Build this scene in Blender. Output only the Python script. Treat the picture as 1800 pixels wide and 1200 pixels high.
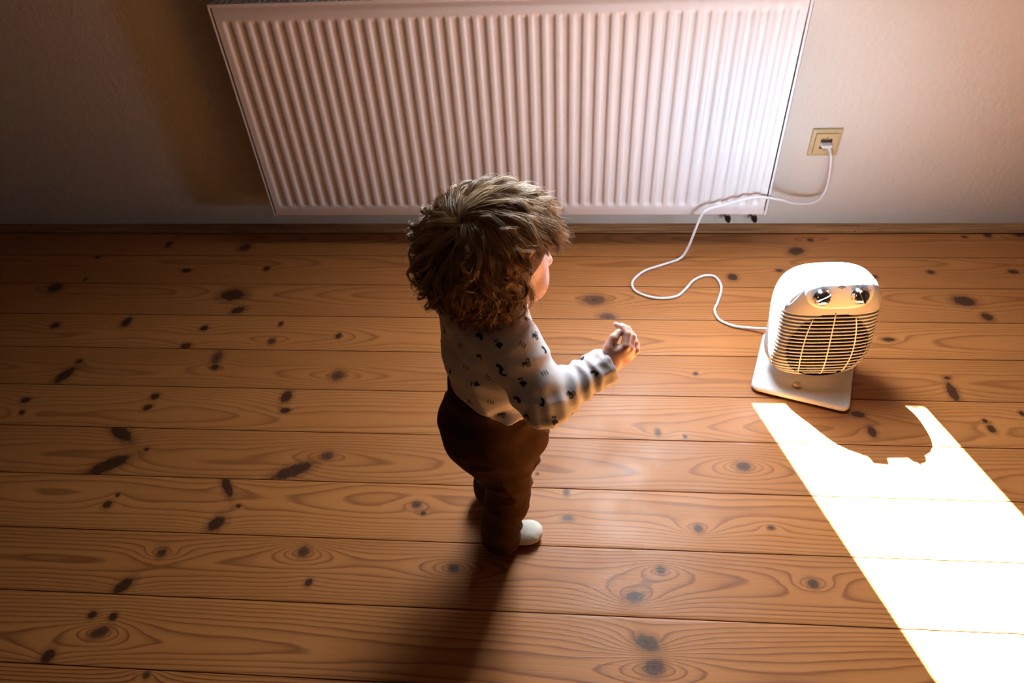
import bpy, bmesh, math, random
import numpy as np
from mathutils import Vector, Matrix
from mathutils.bvhtree import BVHTree

random.seed(7); rng = np.random.default_rng(7)
for o in list(bpy.data.objects): bpy.data.objects.remove(o)
S = bpy.context.scene
COL = S.collection

# ---------------------------------------------------------------- camera
CAM = Vector((0.0, -1.8969, 1.3068)); F_PX = 1285.8
cx = Vector((0.99635, 0.07009, -0.04877)); cu = Vector((-0.01283, 0.68753, 0.72604)); cf = Vector((-0.08441, 0.72276, -0.68592))
cam = bpy.data.cameras.new('camera'); camo = bpy.data.objects.new('camera', cam); COL.objects.link(camo)
cam.sensor_fit = 'HORIZONTAL'; cam.sensor_width = 36.0; cam.lens = F_PX / 1800 * 36; cam.clip_start = 0.02
M = Matrix(((cx.x, cu.x, -cf.x, CAM.x), (cx.y, cu.y, -cf.y, CAM.y), (cx.z, cu.z, -cf.z, CAM.z), (0, 0, 0, 1)))
camo.matrix_world = M
S.camera = camo

# ---------------------------------------------------------------- view, sky, sun
S.view_settings.view_transform = 'Standard'; S.view_settings.look = 'None'
S.view_settings.gamma = 1; S.view_settings.use_curve_mapping = False
S.view_settings.exposure = 0.10
SKY_STRENGTH = 20.0; SKY_GLOW = 34.0; SKY_GLOW_POWER = 3.0
SUN_STRENGTH = 310.0
W = bpy.data.worlds.new('sky'); S.world = W; W.use_nodes = True
SUN_DIR = Vector((0.488, -0.873, -1.0 / 0.985)).normalized()
wn = W.node_tree; bg = wn.nodes['Background']
# clear sky that brightens towards the sun
_tc = wn.nodes.new('ShaderNodeTexCoord'); _vm = wn.nodes.new('ShaderNodeVectorMath'); _vm.operation = 'DOT_PRODUCT'; _vm.inputs[1].default_value = tuple(-SUN_DIR)
_mx = wn.nodes.new('ShaderNodeMath'); _mx.operation = 'MAXIMUM'; _mx.inputs[1].default_value = 0
_pw = wn.nodes.new('ShaderNodeMath'); _pw.operation = 'POWER'; _pw.inputs[1].default_value = SKY_GLOW_POWER
_ma = wn.nodes.new('ShaderNodeMath'); _ma.operation = 'MULTIPLY_ADD'; _ma.inputs[1].default_value = SKY_GLOW; _ma.inputs[2].default_value = SKY_STRENGTH
wn.links.new(_tc.outputs['Generated'], _vm.inputs[0]); wn.links.new(_vm.outputs['Value'], _mx.inputs[0]); wn.links.new(_mx.outputs[0], _pw.inputs[0]); wn.links.new(_pw.outputs[0], _ma.inputs[0]); wn.links.new(_ma.outputs[0], bg.inputs['Strength'])
bg.inputs['Color'].default_value = (0.86, 0.92, 1.0, 1)
sl = bpy.data.lights.new('sun', 'SUN'); sl.energy = SUN_STRENGTH; sl.angle = math.radians(0.53); sl.color = (.86, .965, 1.10)
so = bpy.data.objects.new('sun', sl); COL.objects.link(so)
so.rotation_euler = SUN_DIR.to_track_quat('-Z', 'Y').to_euler(); so.location = (-1, 2, 3)
S.cycles.max_bounces = 10; S.cycles.diffuse_bounces = 6; S.cycles.glossy_bounces = 4; S.cycles.transparent_max_bounces = 12
S.cycles.caustics_reflective = False; S.cycles.caustics_refractive = False
S.cycles.use_denoising = True
S.cycles.use_guiding = True; S.cycles.use_surface_guiding = True
S.cycles.sample_clamp_indirect = 0
# roof window: sash plane rises into the room at 59 degrees
PITCH = math.radians(59.0)
G0 = Vector((0, 0.0247, 0.87)); GX0, GX1, GL = -0.0023, 0.384, 0.78
SDIR = Vector((0, -math.cos(PITCH), math.sin(PITCH)))      # up the slope
NOUT = Vector((0, math.sin(PITCH), math.cos(PITCH)))       # outwards
al = bpy.data.lights.new('roof_window_daylight', 'AREA'); al.shape = 'RECTANGLE'; al.size = GX1 - GX0; al.size_y = GL
al.cycles.is_portal = True
ao = bpy.data.objects.new('roof_window_daylight', al); COL.objects.link(ao)
gc = G0 + SDIR * GL / 2 + Vector(((GX0 + GX1) / 2, 0, 0)) + NOUT * 0.012
ao.matrix_world = Matrix(((1, 0, 0, gc.x), (0, SDIR.y, NOUT.y, gc.y), (0, SDIR.z, NOUT.z, gc.z), (0, 0, 0, 1)))

# ---------------------------------------------------------------- helpers
def link(o, parent=None):
    COL.objects.link(o)
    if parent is not None: o.parent = parent
    return o

def mesh_obj(name, verts, faces, mats=None, parent=None, smooth=False, midx=None):
    me = bpy.data.meshes.new(name); me.from_pydata([tuple(map(float, v)) for v in verts], [], [tuple(map(int, f)) for f in faces]); me.validate()
    if mats is not None:
        for m in (mats if isinstance(mats, (list, tuple)) else [mats]): me.materials.append(m)
    if midx is not None and len(midx) == len(me.polygons): me.polygons.foreach_set('material_index', midx)
    if smooth: me.polygons.foreach_set('use_smooth', [True] * len(me.polygons))
    me.update()
    return link(bpy.data.objects.new(name, me), parent)

def tag(o, label=None, cat=None, group=None, kind=None):
    if label: o['label'] = label
    if cat: o['category'] = cat
    if group: o['group'] = group
    if kind: o['kind'] = kind
    return o

def thing(name, loc, label, cat):
    o = bpy.data.objects.new(name, None); o.empty_display_size = 0.05; o.location = loc; link(o); return tag(o, label, cat)

def keep(o, parent):
    """parent while keeping the world placement of vertices already given in world space"""
    o.parent = parent; o.matrix_parent_inverse = parent.matrix_basis.inverted(); return o

class MB:
    def __init__(s): s.v = []; s.f = []; s.m = []
    def add(s, vs, fs, mi=0):
        b = len(s.v); s.v += [tuple(v) for v in vs]; s.f += [tuple(i + b for i in f) for f in fs]; s.m += [mi] * len(fs)
    def box(s, a, b, mi=0, T=None):
        x0, y0, z0 = a; x1, y1, z1 = b
        vs = [(x0, y0, z0), (x1, y0, z0), (x1, y1, z0), (x0, y1, z0), (x0, y0, z1), (x1, y0, z1), (x1, y1, z1), (x0, y1, z1)]
        if T: vs = [T(v) for v in vs]
        s.add(vs, [(0, 3, 2, 1), (4, 5, 6, 7), (0, 1, 5, 4), (1, 2, 6, 5), (2, 3, 7, 6), (3, 0, 4, 7)], mi)
    def loft(s, rings, closed=True, cap=True, mi=0):
        n = len(rings[0]); b = len(s.v)
        for r in rings: s.v += [tuple(p) for p in r]
        for i in range(len(rings) - 1):
            for j in range(n if closed else n - 1):
                k = (j + 1) % n
                s.f.append((b + i * n + j, b + i * n + k, b + (i + 1) * n + k, b + (i + 1) * n + j)); s.m.append(mi)
        if cap:
            s.f.append(tuple(b + j for j in range(n))[::-1]); s.m.append(mi)
            s.f.append(tuple(b + (len(rings) - 1) * n + j for j in range(n))); s.m.append(mi)
    def tube(s, pts, r, n=10, mi=0):
        pts = [Vector(p) for p in pts]
        rs = r if isinstance(r, (list, tuple)) else [r] * len(pts)
        t0 = (pts[1] - pts[0]).normalized(); a = t0.orthogonal().normalized(); rings = []
        for i, p in enumerate(pts):
            t = (pts[min(i + 1, len(pts) - 1)] - pts[max(i - 1, 0)]).normalized()
            a = (a - t * a.dot(t)).normalized(); b = t.cross(a)
            rings.append([p + (a * math.cos(2 * math.pi * k / n) + b * math.sin(2 * math.pi * k / n)) * rs[i] for k in range(n)])
        s.loft(rings, mi=mi)
    def build(s, name, mats, parent=None, smooth=False, bevel=0, angle=None):
        o = mesh_obj(name, s.v, s.f, mats, None, smooth, s.m)
        bm = bmesh.new(); bm.from_mesh(o.data); bmesh.ops.recalc_face_normals(bm, faces=bm.faces); bm.to_mesh(o.data); bm.free()
        if bevel:
            md = o.modifiers.new('bevel', 'BEVEL'); md.width = bevel; md.segments = 3; md.limit_method = 'ANGLE'; md.angle_limit = math.radians(40)
            o.data.polygons.foreach_set('use_smooth', [True] * len(o.data.polygons))
            wn_ = o.modifiers.new('wn', 'WEIGHTED_NORMAL'); wn_.keep_sharp = False
        if angle:
            o.data.polygons.foreach_set('use_smooth', [True] * len(o.data.polygons)); o.data.set_sharp_from_angle(angle=math.radians(angle))
        if parent is not None: keep(o, parent)
        return o

def catmull(P, n=8):
    P = [Vector(p) for p in P]; P = [P[0] * 2 - P[1]] + P + [P[-1] * 2 - P[-2]]; out = []
    for i in range(1, len(P) - 2):
        a, b, c, d = P[i - 1:i + 3]
        for k in range(n):
            t = k / n
            out.append(0.5 * ((2 * b) + (c - a) * t + (2 * a - 5 * b + 4 * c - d) * t * t + (3 * b - a - 3 * c + d) * t ** 3))
    out.append(P[-2]); return out

# ---- materials
def mat(name, base=(.8, .8, .8), rough=.5, metal=0, spec=.5, coat=0, sub=0, bump=None, noise=None):
    m = bpy.data.materials.new(name); m.use_nodes = True; nt = m.node_tree; b = nt.nodes['Principled BSDF']
    b.inputs['Base Color'].default_value = (*base, 1); b.inputs['Roughness'].default_value = rough; b.inputs['Metallic'].default_value = metal
    b.inputs['Specular IOR Level'].default_value = spec; b.inputs['Coat Weight'].default_value = coat
    if sub:
        b.inputs['Subsurface Weight'].default_value = sub; b.inputs['Subsurface Radius'].default_value = (1, .35, .2); b.inputs['Subsurface Scale'].default_value = .008
    N = nt.nodes; L = nt.links
    tc = N.new('ShaderNodeTexCoord')
    if noise:   # (scale, amount) tonal variation
        n = N.new('ShaderNodeTexNoise'); n.inputs['Scale'].default_value = noise[0]; n.inputs['Detail'].default_value = 4; L.new(tc.outputs['Object'], n.inputs['Vector'])
        mx = N.new('ShaderNodeMix'); mx.data_type = 'RGBA'; mx.inputs['A'].default_value = tuple(c * (1 - noise[1]) for c in base) + (1,); mx.inputs['B'].default_value = tuple(min(1, c * (1 + noise[1])) for c in base) + (1,)
        L.new(n.outputs['Fac'], mx.inputs['Factor']); L.new(mx.outputs['Result'], b.inputs['Base Color'])
    if bump:    # (scale, strength, distance)
        n = N.new('ShaderNodeTexNoise'); n.inputs['Scale'].default_value = bump[0]; n.inputs['Detail'].default_value = 5; L.new(tc.outputs['Object'], n.inputs['Vector'])
        bp = N.new('ShaderNodeBump'); bp.inputs['Strength'].default_value = bump[1]; bp.inputs['Distance'].default_value = bump[2]
        L.new(n.outputs['Fac'], bp.inputs['Height']); L.new(bp.outputs['Normal'], b.inputs['Normal'])
    return m

M_WALL = mat('wall_plaster', (.75, .68, .60), .85, spec=.25, bump=(55, .35, .004), noise=(3, .03))
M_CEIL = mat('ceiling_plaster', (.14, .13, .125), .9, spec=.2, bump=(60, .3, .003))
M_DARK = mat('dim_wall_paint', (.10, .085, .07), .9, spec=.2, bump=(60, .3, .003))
M_RAD = mat('radiator_enamel', (.84, .78, .77), .42, spec=.35, noise=(6, .02))
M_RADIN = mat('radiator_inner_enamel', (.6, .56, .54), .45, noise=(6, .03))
M_SASH = mat('sash_white_lacquer', (.8, .78, .74), .4, noise=(8, .02))
M_VALVE = mat('dark_valve_metal', (.035, .028, .022), .4, metal=.6, noise=(30, .2))
M_PIPE = mat('painted_pipe', (.5, .44, .38), .4, noise=(20, .05))
M_WHITE = mat('white_plastic', (.73, .77, .83), .33, spec=.45, noise=(12, .015))
M_GREY = mat('silver_grey_plastic', (.43, .455, .52), .38, spec=.45, noise=(14, .02))
M_BASEP = mat('base_silver_white_plastic', (.66, .64, .65), .35, noise=(12, .02))
M_BLACK = mat('black_heater_cavity', (.003, .0025, .0025), .9, spec=.05, noise=(30, .2))
M_RUBBER = mat('dark_rubber', (.03, .028, .028), .7, noise=(30, .2))
M_CHROME = mat('polished_chrome', (.85, .84, .83), .07, metal=1, noise=(20, .01))
M_SCREW = mat('screw_metal', (.4, .33, .27), .3, metal=.9, noise=(60, .1))
M_INK = mat('grey_print_ink', (.12, .10, .09), .5, noise=(60, .1))
M_CORD = mat('white_pvc_cord', (.80, .74, .76), .42, noise=(20, .03))
M_SOCK = mat('beige_socket_plastic', (.60, .45, .24), .3, spec=.5, coat=.2, noise=(30, .04))
M_SOCK_SHADE = mat('socket_recess_shade', (.22, .14, .08), .45, noise=(30, .04))  # darker copy of the socket beige: recess shading put into the colour
M_SKIN = mat('child_skin', (.80, .49, .38), .45, spec=.4, sub=.25, noise=(90, .05), bump=(350, .12, .0006))
M_SHIRT = mat('white_jersey_cotton', (.80, .76, .77), .85, spec=.2, bump=(900, .25, .0005), noise=(25, .03))
M_PRINT = mat('dark_green_print', (.018, .028, .016), .8, noise=(400, .4))
M_TROU = mat('brown_corduroy', (.080, .036, .011), .92, spec=.15, bump=(260, .5, .001), noise=(45, .35))
M_SOCKW = mat('cream_sock_knit', (.74, .68, .58), .9, spec=.2, bump=(700, .5, .0008), noise=(60, .06))
M_EYEW = mat('eye_white', (.85, .83, .8), .15, noise=(60, .02))
M_IRIS = mat('iris_blue_grey', (.08, .12, .16), .1, noise=(300, .3))

def glass_mat():
    m = bpy.data.materials.new('window_glass'); m.use_nodes = True; N = m.node_tree.nodes; L = m.node_tree.links
    N.remove(N['Principled BSDF']); t = N.new('ShaderNodeBsdfTransparent'); g = N.new('ShaderNodeBsdfGlossy'); g.inputs['Roughness'].default_value = .02
    t.inputs['Color'].default_value = (.97, .985, .98, 1)
    x = N.new('ShaderNodeMixShader'); x.inputs['Fac'].default_value = .06
    L.new(t.outputs[0], x.inputs[1]); L.new(g.outputs[0], x.inputs[2]); L.new(x.outputs[0], N['Material Output'].inputs[0]); return m
M_GLASS = glass_mat()

def hair_mat():
    m = bpy.data.materials.new('curly_blond_hair'); m.use_nodes = True; N = m.node_tree.nodes; L = m.node_tree.links; b = N['Principled BSDF']
    at = N.new('ShaderNodeAttribute'); at.attribute_name = 'tone'
    r = N.new('ShaderNodeValToRGB'); e = r.color_ramp.elements
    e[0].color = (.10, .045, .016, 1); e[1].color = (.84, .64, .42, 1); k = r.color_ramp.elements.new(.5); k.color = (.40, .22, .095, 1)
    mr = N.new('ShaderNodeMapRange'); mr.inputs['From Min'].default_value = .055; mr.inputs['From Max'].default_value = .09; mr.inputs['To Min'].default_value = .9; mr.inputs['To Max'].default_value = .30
    L.new(at.outputs['Fac'], mr.inputs['Value']); L.new(mr.outputs['Result'], b.inputs['Roughness'])
    L.new(at.outputs['Fac'], r.inputs['Fac']); L.new(r.outputs['Color'], b.inputs['Base Color'])
    b.inputs['Roughness'].default_value = .27; b.inputs['Specular IOR Level'].default_value = .9
    return m
M_HAIR = hair_mat()

# ---------------------------------------------------------------- floor
SEAMS = [0.035, .1522, .2903, .4285, .5632, .7010, .8359, .9740, 1.1133, 1.2542, 1.3940]
while SEAMS[-1] < 4.0: SEAMS.append(SEAMS[-1] + .138)
KN = np.array([(-1.276,-0.095,0.0092,0.0161,0.0,0),(-1.022,-0.113,0.0192,0.0156,0.64,0),(-1.478,-0.165,0.0059,0.008,0.01,0),(-1.165,-0.228,0.0137,0.0094,0.01,0),(-0.919,-0.217,0.0092,0.0101,0.01,0),(-1.462,-0.272,0.0063,0.0085,0.01,0),(-1.535,-0.313,0.0199,0.021,0.01,0),(-0.98,-0.341,0.0343,0.0244,0.01,0),(-0.941,-0.407,0.0202,0.0138,0.53,0),(-1.444,-0.478,0.0117,0.0121,0.02,0),(-1.244,-0.461,0.0116,0.0199,0.02,0),(-1.01,-0.483,0.0113,0.0103,0.02,0),(-0.8,-0.462,0.0061,0.0101,0.02,0),(-0.803,-0.531,0.0098,0.0112,0.02,1),(-1.033,-0.553,0.0143,0.0107,0.02,0),(-0.931,-0.596,0.0129,0.0249,0.02,1),(-0.923,-0.63,0.0098,0.011,0.85,0),(-1.301,-0.617,0.0089,0.0086,0.29,0),(-1.314,-0.668,0.0295,0.0152,1.08,0),(-1.37,-0.756,0.0112,0.0096,0.28,0),(-1.356,-0.797,0.0068,0.0095,0.58,0),(-1.039,-0.736,0.0109,0.0106,0.85,0),(-1.042,-0.772,0.0115,0.0089,0.55,0),(-0.704,-0.727,0.013,0.0204,0.03,0),(-0.694,-0.772,0.0118,0.0092,0.03,0),(-1.07,-0.855,0.0409,0.0145,-0.57,0),(-0.627,-0.507,0.0076,0.0112,0.02,0),(-0.593,-0.653,0.0172,0.0153,1.02,1),(-1.056,-0.948,0.0478,0.0185,0.58,0),(-0.987,-0.9,0.0067,0.0057,0.03,0),(-0.555,-0.905,0.0138,0.0115,0.03,1),(-0.622,-0.949,0.0467,0.0163,0.49,0),(-0.996,-1.027,0.0054,0.0057,0.04,0),(-1.007,-1.052,0.0099,0.0094,0.25,0),(-0.757,-0.996,0.0097,0.0303,0.62,0),(-0.714,-1.045,0.0057,0.0058,0.04,0),(-0.747,-1.089,0.0149,0.0199,-0.58,0),(-0.836,-1.162,0.0092,0.0097,0.04,2),(-0.541,-1.147,0.0115,0.012,0.04,2),(-0.883,-1.236,0.0202,0.0123,0.86,0),(-0.512,-1.213,0.0069,0.0087,-0.3,0),(-0.916,-1.298,0.0087,0.0079,0.05,0),(-0.873,-1.3,0.0086,0.0078,0.05,0),(-0.885,-1.331,0.0169,0.0101,0.41,2),(-0.961,-1.38,0.0122,0.0138,-0.24,0),(-0.759,-1.404,0.0066,0.0075,0.05,2),(-0.328,-1.027,0.0111,0.009,0.04,1),(-0.311,-1.047,0.0059,0.0059,0.04,0),(-0.012,-0.984,0.0059,0.0091,0.04,1),(-0.008,-1.046,0.0107,0.0057,0.04,1),(-0.231,-1.17,0.011,0.0095,0.04,2),(0.173,-1.158,0.0092,0.0085,0.04,2),(0.121,-1.215,0.0175,0.0117,0.23,2),(0.138,-1.302,0.0212,0.0142,-0.32,2),(0.147,-1.345,0.018,0.0146,0.38,2),(-0.076,-0.938,0.0039,0.0042,0.03,0),(0.369,-0.903,0.0144,0.0118,0.03,2),(0.255,-1.062,0.0087,0.0093,0.04,2),(0.4,-1.054,0.0063,0.0047,0.04,2),(0.456,-1.173,0.0096,0.0092,0.04,2),(0.797,-0.008,0.0138,0.0128,-0.0,0),(1.023,-0.008,0.0113,0.0086,-0.0,0),(1.199,-0.041,0.01,0.0149,0.0,0),(1.29,-0.034,0.0193,0.0172,0.48,0),(1.131,-0.052,0.0089,0.0053,0.0,0),(0.639,-0.124,0.022,0.0167,0.4,0),(0.574,-0.215,0.0099,0.0074,0.01,0),(0.441,-0.246,0.0131,0.0144,0.01,0),(1.027,-0.342,0.0272,0.0194,-0.23,0),(1.061,-0.405,0.0137,0.0149,0.02,0),(0.982,-0.219,0.0106,0.0075,0.01,0),(1.2,-0.216,0.0125,0.0095,0.01,0),(0.691,-0.069,0.008,0.0082,-0.64,0),(0.79,-0.495,0.0155,0.0076,0.02,0),(0.886,-0.627,0.0073,0.0049,0.02,0),(0.882,-0.671,0.0108,0.0293,0.03,0),(0.786,-0.729,0.0128,0.0106,-0.66,0),(0.649,-0.747,0.0143,0.0089,-0.17,0),(0.666,-0.798,0.0086,0.0155,0.03,0),(0.926,-0.782,0.0085,0.0111,0.03,0),(0.921,-0.759,0.0052,0.0057,0.03,0),(1.01,-0.734,0.006,0.0078,0.03,0),(0.298,-0.626,0.0058,0.0055,0.02,0),(0.252,-0.824,0.0044,0.0058,0.03,0),(0.824,-0.241,0.0096,0.0073,0.01,0),(0.055,-0.35,0.031,0.0192,0.01,1),(0.09,-0.422,0.0216,0.0157,-0.38,1),(0.193,-0.814,0.0064,0.01,0.03,1)])

def vnoise(x, y, seed=0):
    """smooth value noise"""
    xi = np.floor(x).astype(np.int64); yi = np.floor(y).astype(np.int64); fx = x - xi; fy = y - yi
    fx = fx * fx * fx * (fx * (fx * 6 - 15) + 10); fy = fy * fy * fy * (fy * (fy * 6 - 15) + 10)
    def h(a, b):
        n = (a * 374761393 + b * 668265263 + seed * 1442695041) & 0x7fffffff
        n = ((n ^ (n >> 13)) * 1274126177) & 0x7fffffff
        return ((n ^ (n >> 16)) & 0xffff) / 65535.0 * 2 - 1
    return (h(xi, yi) * (1 - fx) + h(xi + 1, yi) * fx) * (1 - fy) + (h(xi, yi + 1) * (1 - fx) + h(xi + 1, yi + 1) * fx) * fy

def floor_material():
    m = bpy.data.materials.new('pine_floorboards'); m.use_nodes = True; N = m.node_tree.nodes; L = m.node_tree.links; b = N['Principled BSDF']
    def attr(n): a = N.new('ShaderNodeAttribute'); a.attribute_name = n; return a.outputs['Fac']
    def math_(op, a, c=None, clamp=False):
        n = N.new('ShaderNodeMath'); n.operation = op; n.use_clamp = clamp
        for i, v in enumerate((a, c)):
            if v is None: continue
            if isinstance(v, (int, float)): n.inputs[i].default_value = v
            else: L.new(v, n.inputs[i])
        return n.outputs[0]
    def ramp(f, els, interp='LINEAR'):
        r = N.new('ShaderNodeValToRGB'); cr = r.color_ramp; cr.interpolation = interp
        while len(cr.elements) < len(els): cr.elements.new(.5)
        for e, (p, c) in zip(cr.elements, els): e.position = p; e.color = (*c, 1) if len(c) == 3 else c
        L.new(f, r.inputs['Fac']); return r.outputs['Color']
    def mix(f, a, c, mode='MIX'):
        n = N.new('ShaderNodeMix'); n.data_type = 'RGBA'; n.blend_type = mode
        if isinstance(f, (int, float)): n.inputs['Factor'].default_value = f
        else: L.new(f, n.inputs['Factor'])
        for k, v in (('A', a), ('B', c)):
            if isinstance(v, tuple): n.inputs[k].default_value = (*v, 1)
            else: L.new(v, n.inputs[k])
        return n.outputs['Result']
    grain, knot, board, eye = attr('grain'), attr('knot'), attr('board'), attr('eye')
    tc = N.new('ShaderNodeTexCoord')
    mp = N.new('ShaderNodeMapping'); mp.inputs['Scale'].default_value = (6, 260, 1); L.new(tc.outputs['Object'], mp.inputs['Vector'])
    fib = N.new('ShaderNodeTexNoise'); fib.inputs['Scale'].default_value = 1; fib.inputs['Detail'].default_value = 5; L.new(mp.outputs[0], fib.inputs['Vector'])
    mp2 = N.new('ShaderNodeMapping'); mp2.inputs['Scale'].default_value = (2.2, 14, 1); L.new(tc.outputs['Object'], mp2.inputs['Vector'])
    big = N.new('ShaderNodeTexNoise'); big.inputs['Scale'].default_value = 1; big.inputs['Detail'].default_value = 3; L.new(mp2.outputs[0], big.inputs['Vector'])
    ring = math_('FRACT', math_('ADD', grain, math_('MULTIPLY', fib.outputs['Fac'], .22)))
    lw = ramp(ring, [(0, (0, 0, 0)), (.45, (.08, .08, .08)), (.70, (.35, .35, .35)), (.86, (.95, .95, .95)), (.94, (.6, .6, .6)), (1.0, (0, 0, 0))])
    lwf = N.new('ShaderNodeRGBToBW'); L.new(lw, lwf.inputs[0])
    contrast = ramp(board, [(0, (.35,) * 3), (1, (1.15,) * 3)])
    cbw = N.new('ShaderNodeRGBToBW'); L.new(contrast, cbw.inputs[0])
    light = mix(big.outputs['Fac'], (.43, .160, .041), (.56, .228, .066))
    col = mix(math_('MULTIPLY', lwf.outputs[0], math_('MULTIPLY', cbw.outputs[0], 1.0)), light, (.14, .036, .008))
    col = mix(math_('MULTIPLY', fib.outputs['Fac'], .35), col, (.26, .08, .020))
    tint = ramp(attr('tint'), [(0, (.80, .74, .70)), (1, (1.12, 1.10, 1.06))])
    col = mix(1.0, col, tint, 'MULTIPLY')
    # knots: halo, body, cracked heart
    halo = ramp(knot, [(0, (1,) * 3), (.40, (.75,) * 3), (.72, (0,) * 3), (1, (0,) * 3)])
    hbw = N.new('ShaderNodeRGBToBW'); L.new(halo, hbw.inputs[0])
    col = mix(math_('MULTIPLY', hbw.outputs[0], .62), col, (.11, .032, .010))
    kr = N.new('ShaderNodeTexNoise'); kr.inputs['Scale'].default_value = 160; kr.inputs['Detail'].default_value = 3; L.new(tc.outputs['Object'], kr.inputs['Vector'])
    core = ramp(math_('ADD', knot, math_('MULTIPLY', math_('SUBTRACT', kr.outputs['Fac'], .5), .16)), [(0, (1,) * 3), (.29, (1,) * 3), (.40, (0,) * 3), (1, (0,) * 3)])
    cb = N.new('ShaderNodeRGBToBW'); L.new(core, cb.inputs[0])
    kc = mix(kr.outputs['Fac'], (.018, .006, .003), (.075, .028, .012))
    soft = mix(kr.outputs['Fac'], (.085, .032, .013), (.14, .055, .026))
    kcol = mix(eye, kc, soft)
    col = mix(math_('MULTIPLY', cb.outputs[0], .93), col, kcol)
    heart = ramp(knot, [(0, (1,) * 3), (.07, (1,) * 3), (.13, (0,) * 3), (1, (0,) * 3)])
    hb = N.new('ShaderNodeRGBToBW'); L.new(heart, hb.inputs[0])
    col = mix(math_('MULTIPLY', hb.outputs[0], math_('MULTIPLY', eye, .8)), col, (.03, .012, .008))
    L.new(col, b.inputs['Base Color'])
    rn = N.new('ShaderNodeTexNoise'); rn.inputs['Scale'].default_value = 9; rn.inputs['Detail'].default_value = 6; L.new(tc.outputs['Object'], rn.inputs['Vector'])
    rr = ramp(rn.outputs['Fac'], [(.3, (.36,) * 3), (.7, (.52,) * 3)])
    L.new(rr, b.inputs['Roughness']); b.inputs['Specular IOR Level'].default_value = .30
    bp = N.new('ShaderNodeBump'); bp.inputs['Strength'].default_value = .22; bp.inputs['Distance'].default_value = .0008
    hsum = math_('ADD', math_('MULTIPLY', lwf.outputs[0], .6), fib.outputs['Fac'])
    L.new(hsum, bp.inputs['Height']); L.new(bp.outputs['Normal'], b.inputs['Normal'])
    return m
M_FLOOR = floor_material()

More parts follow.
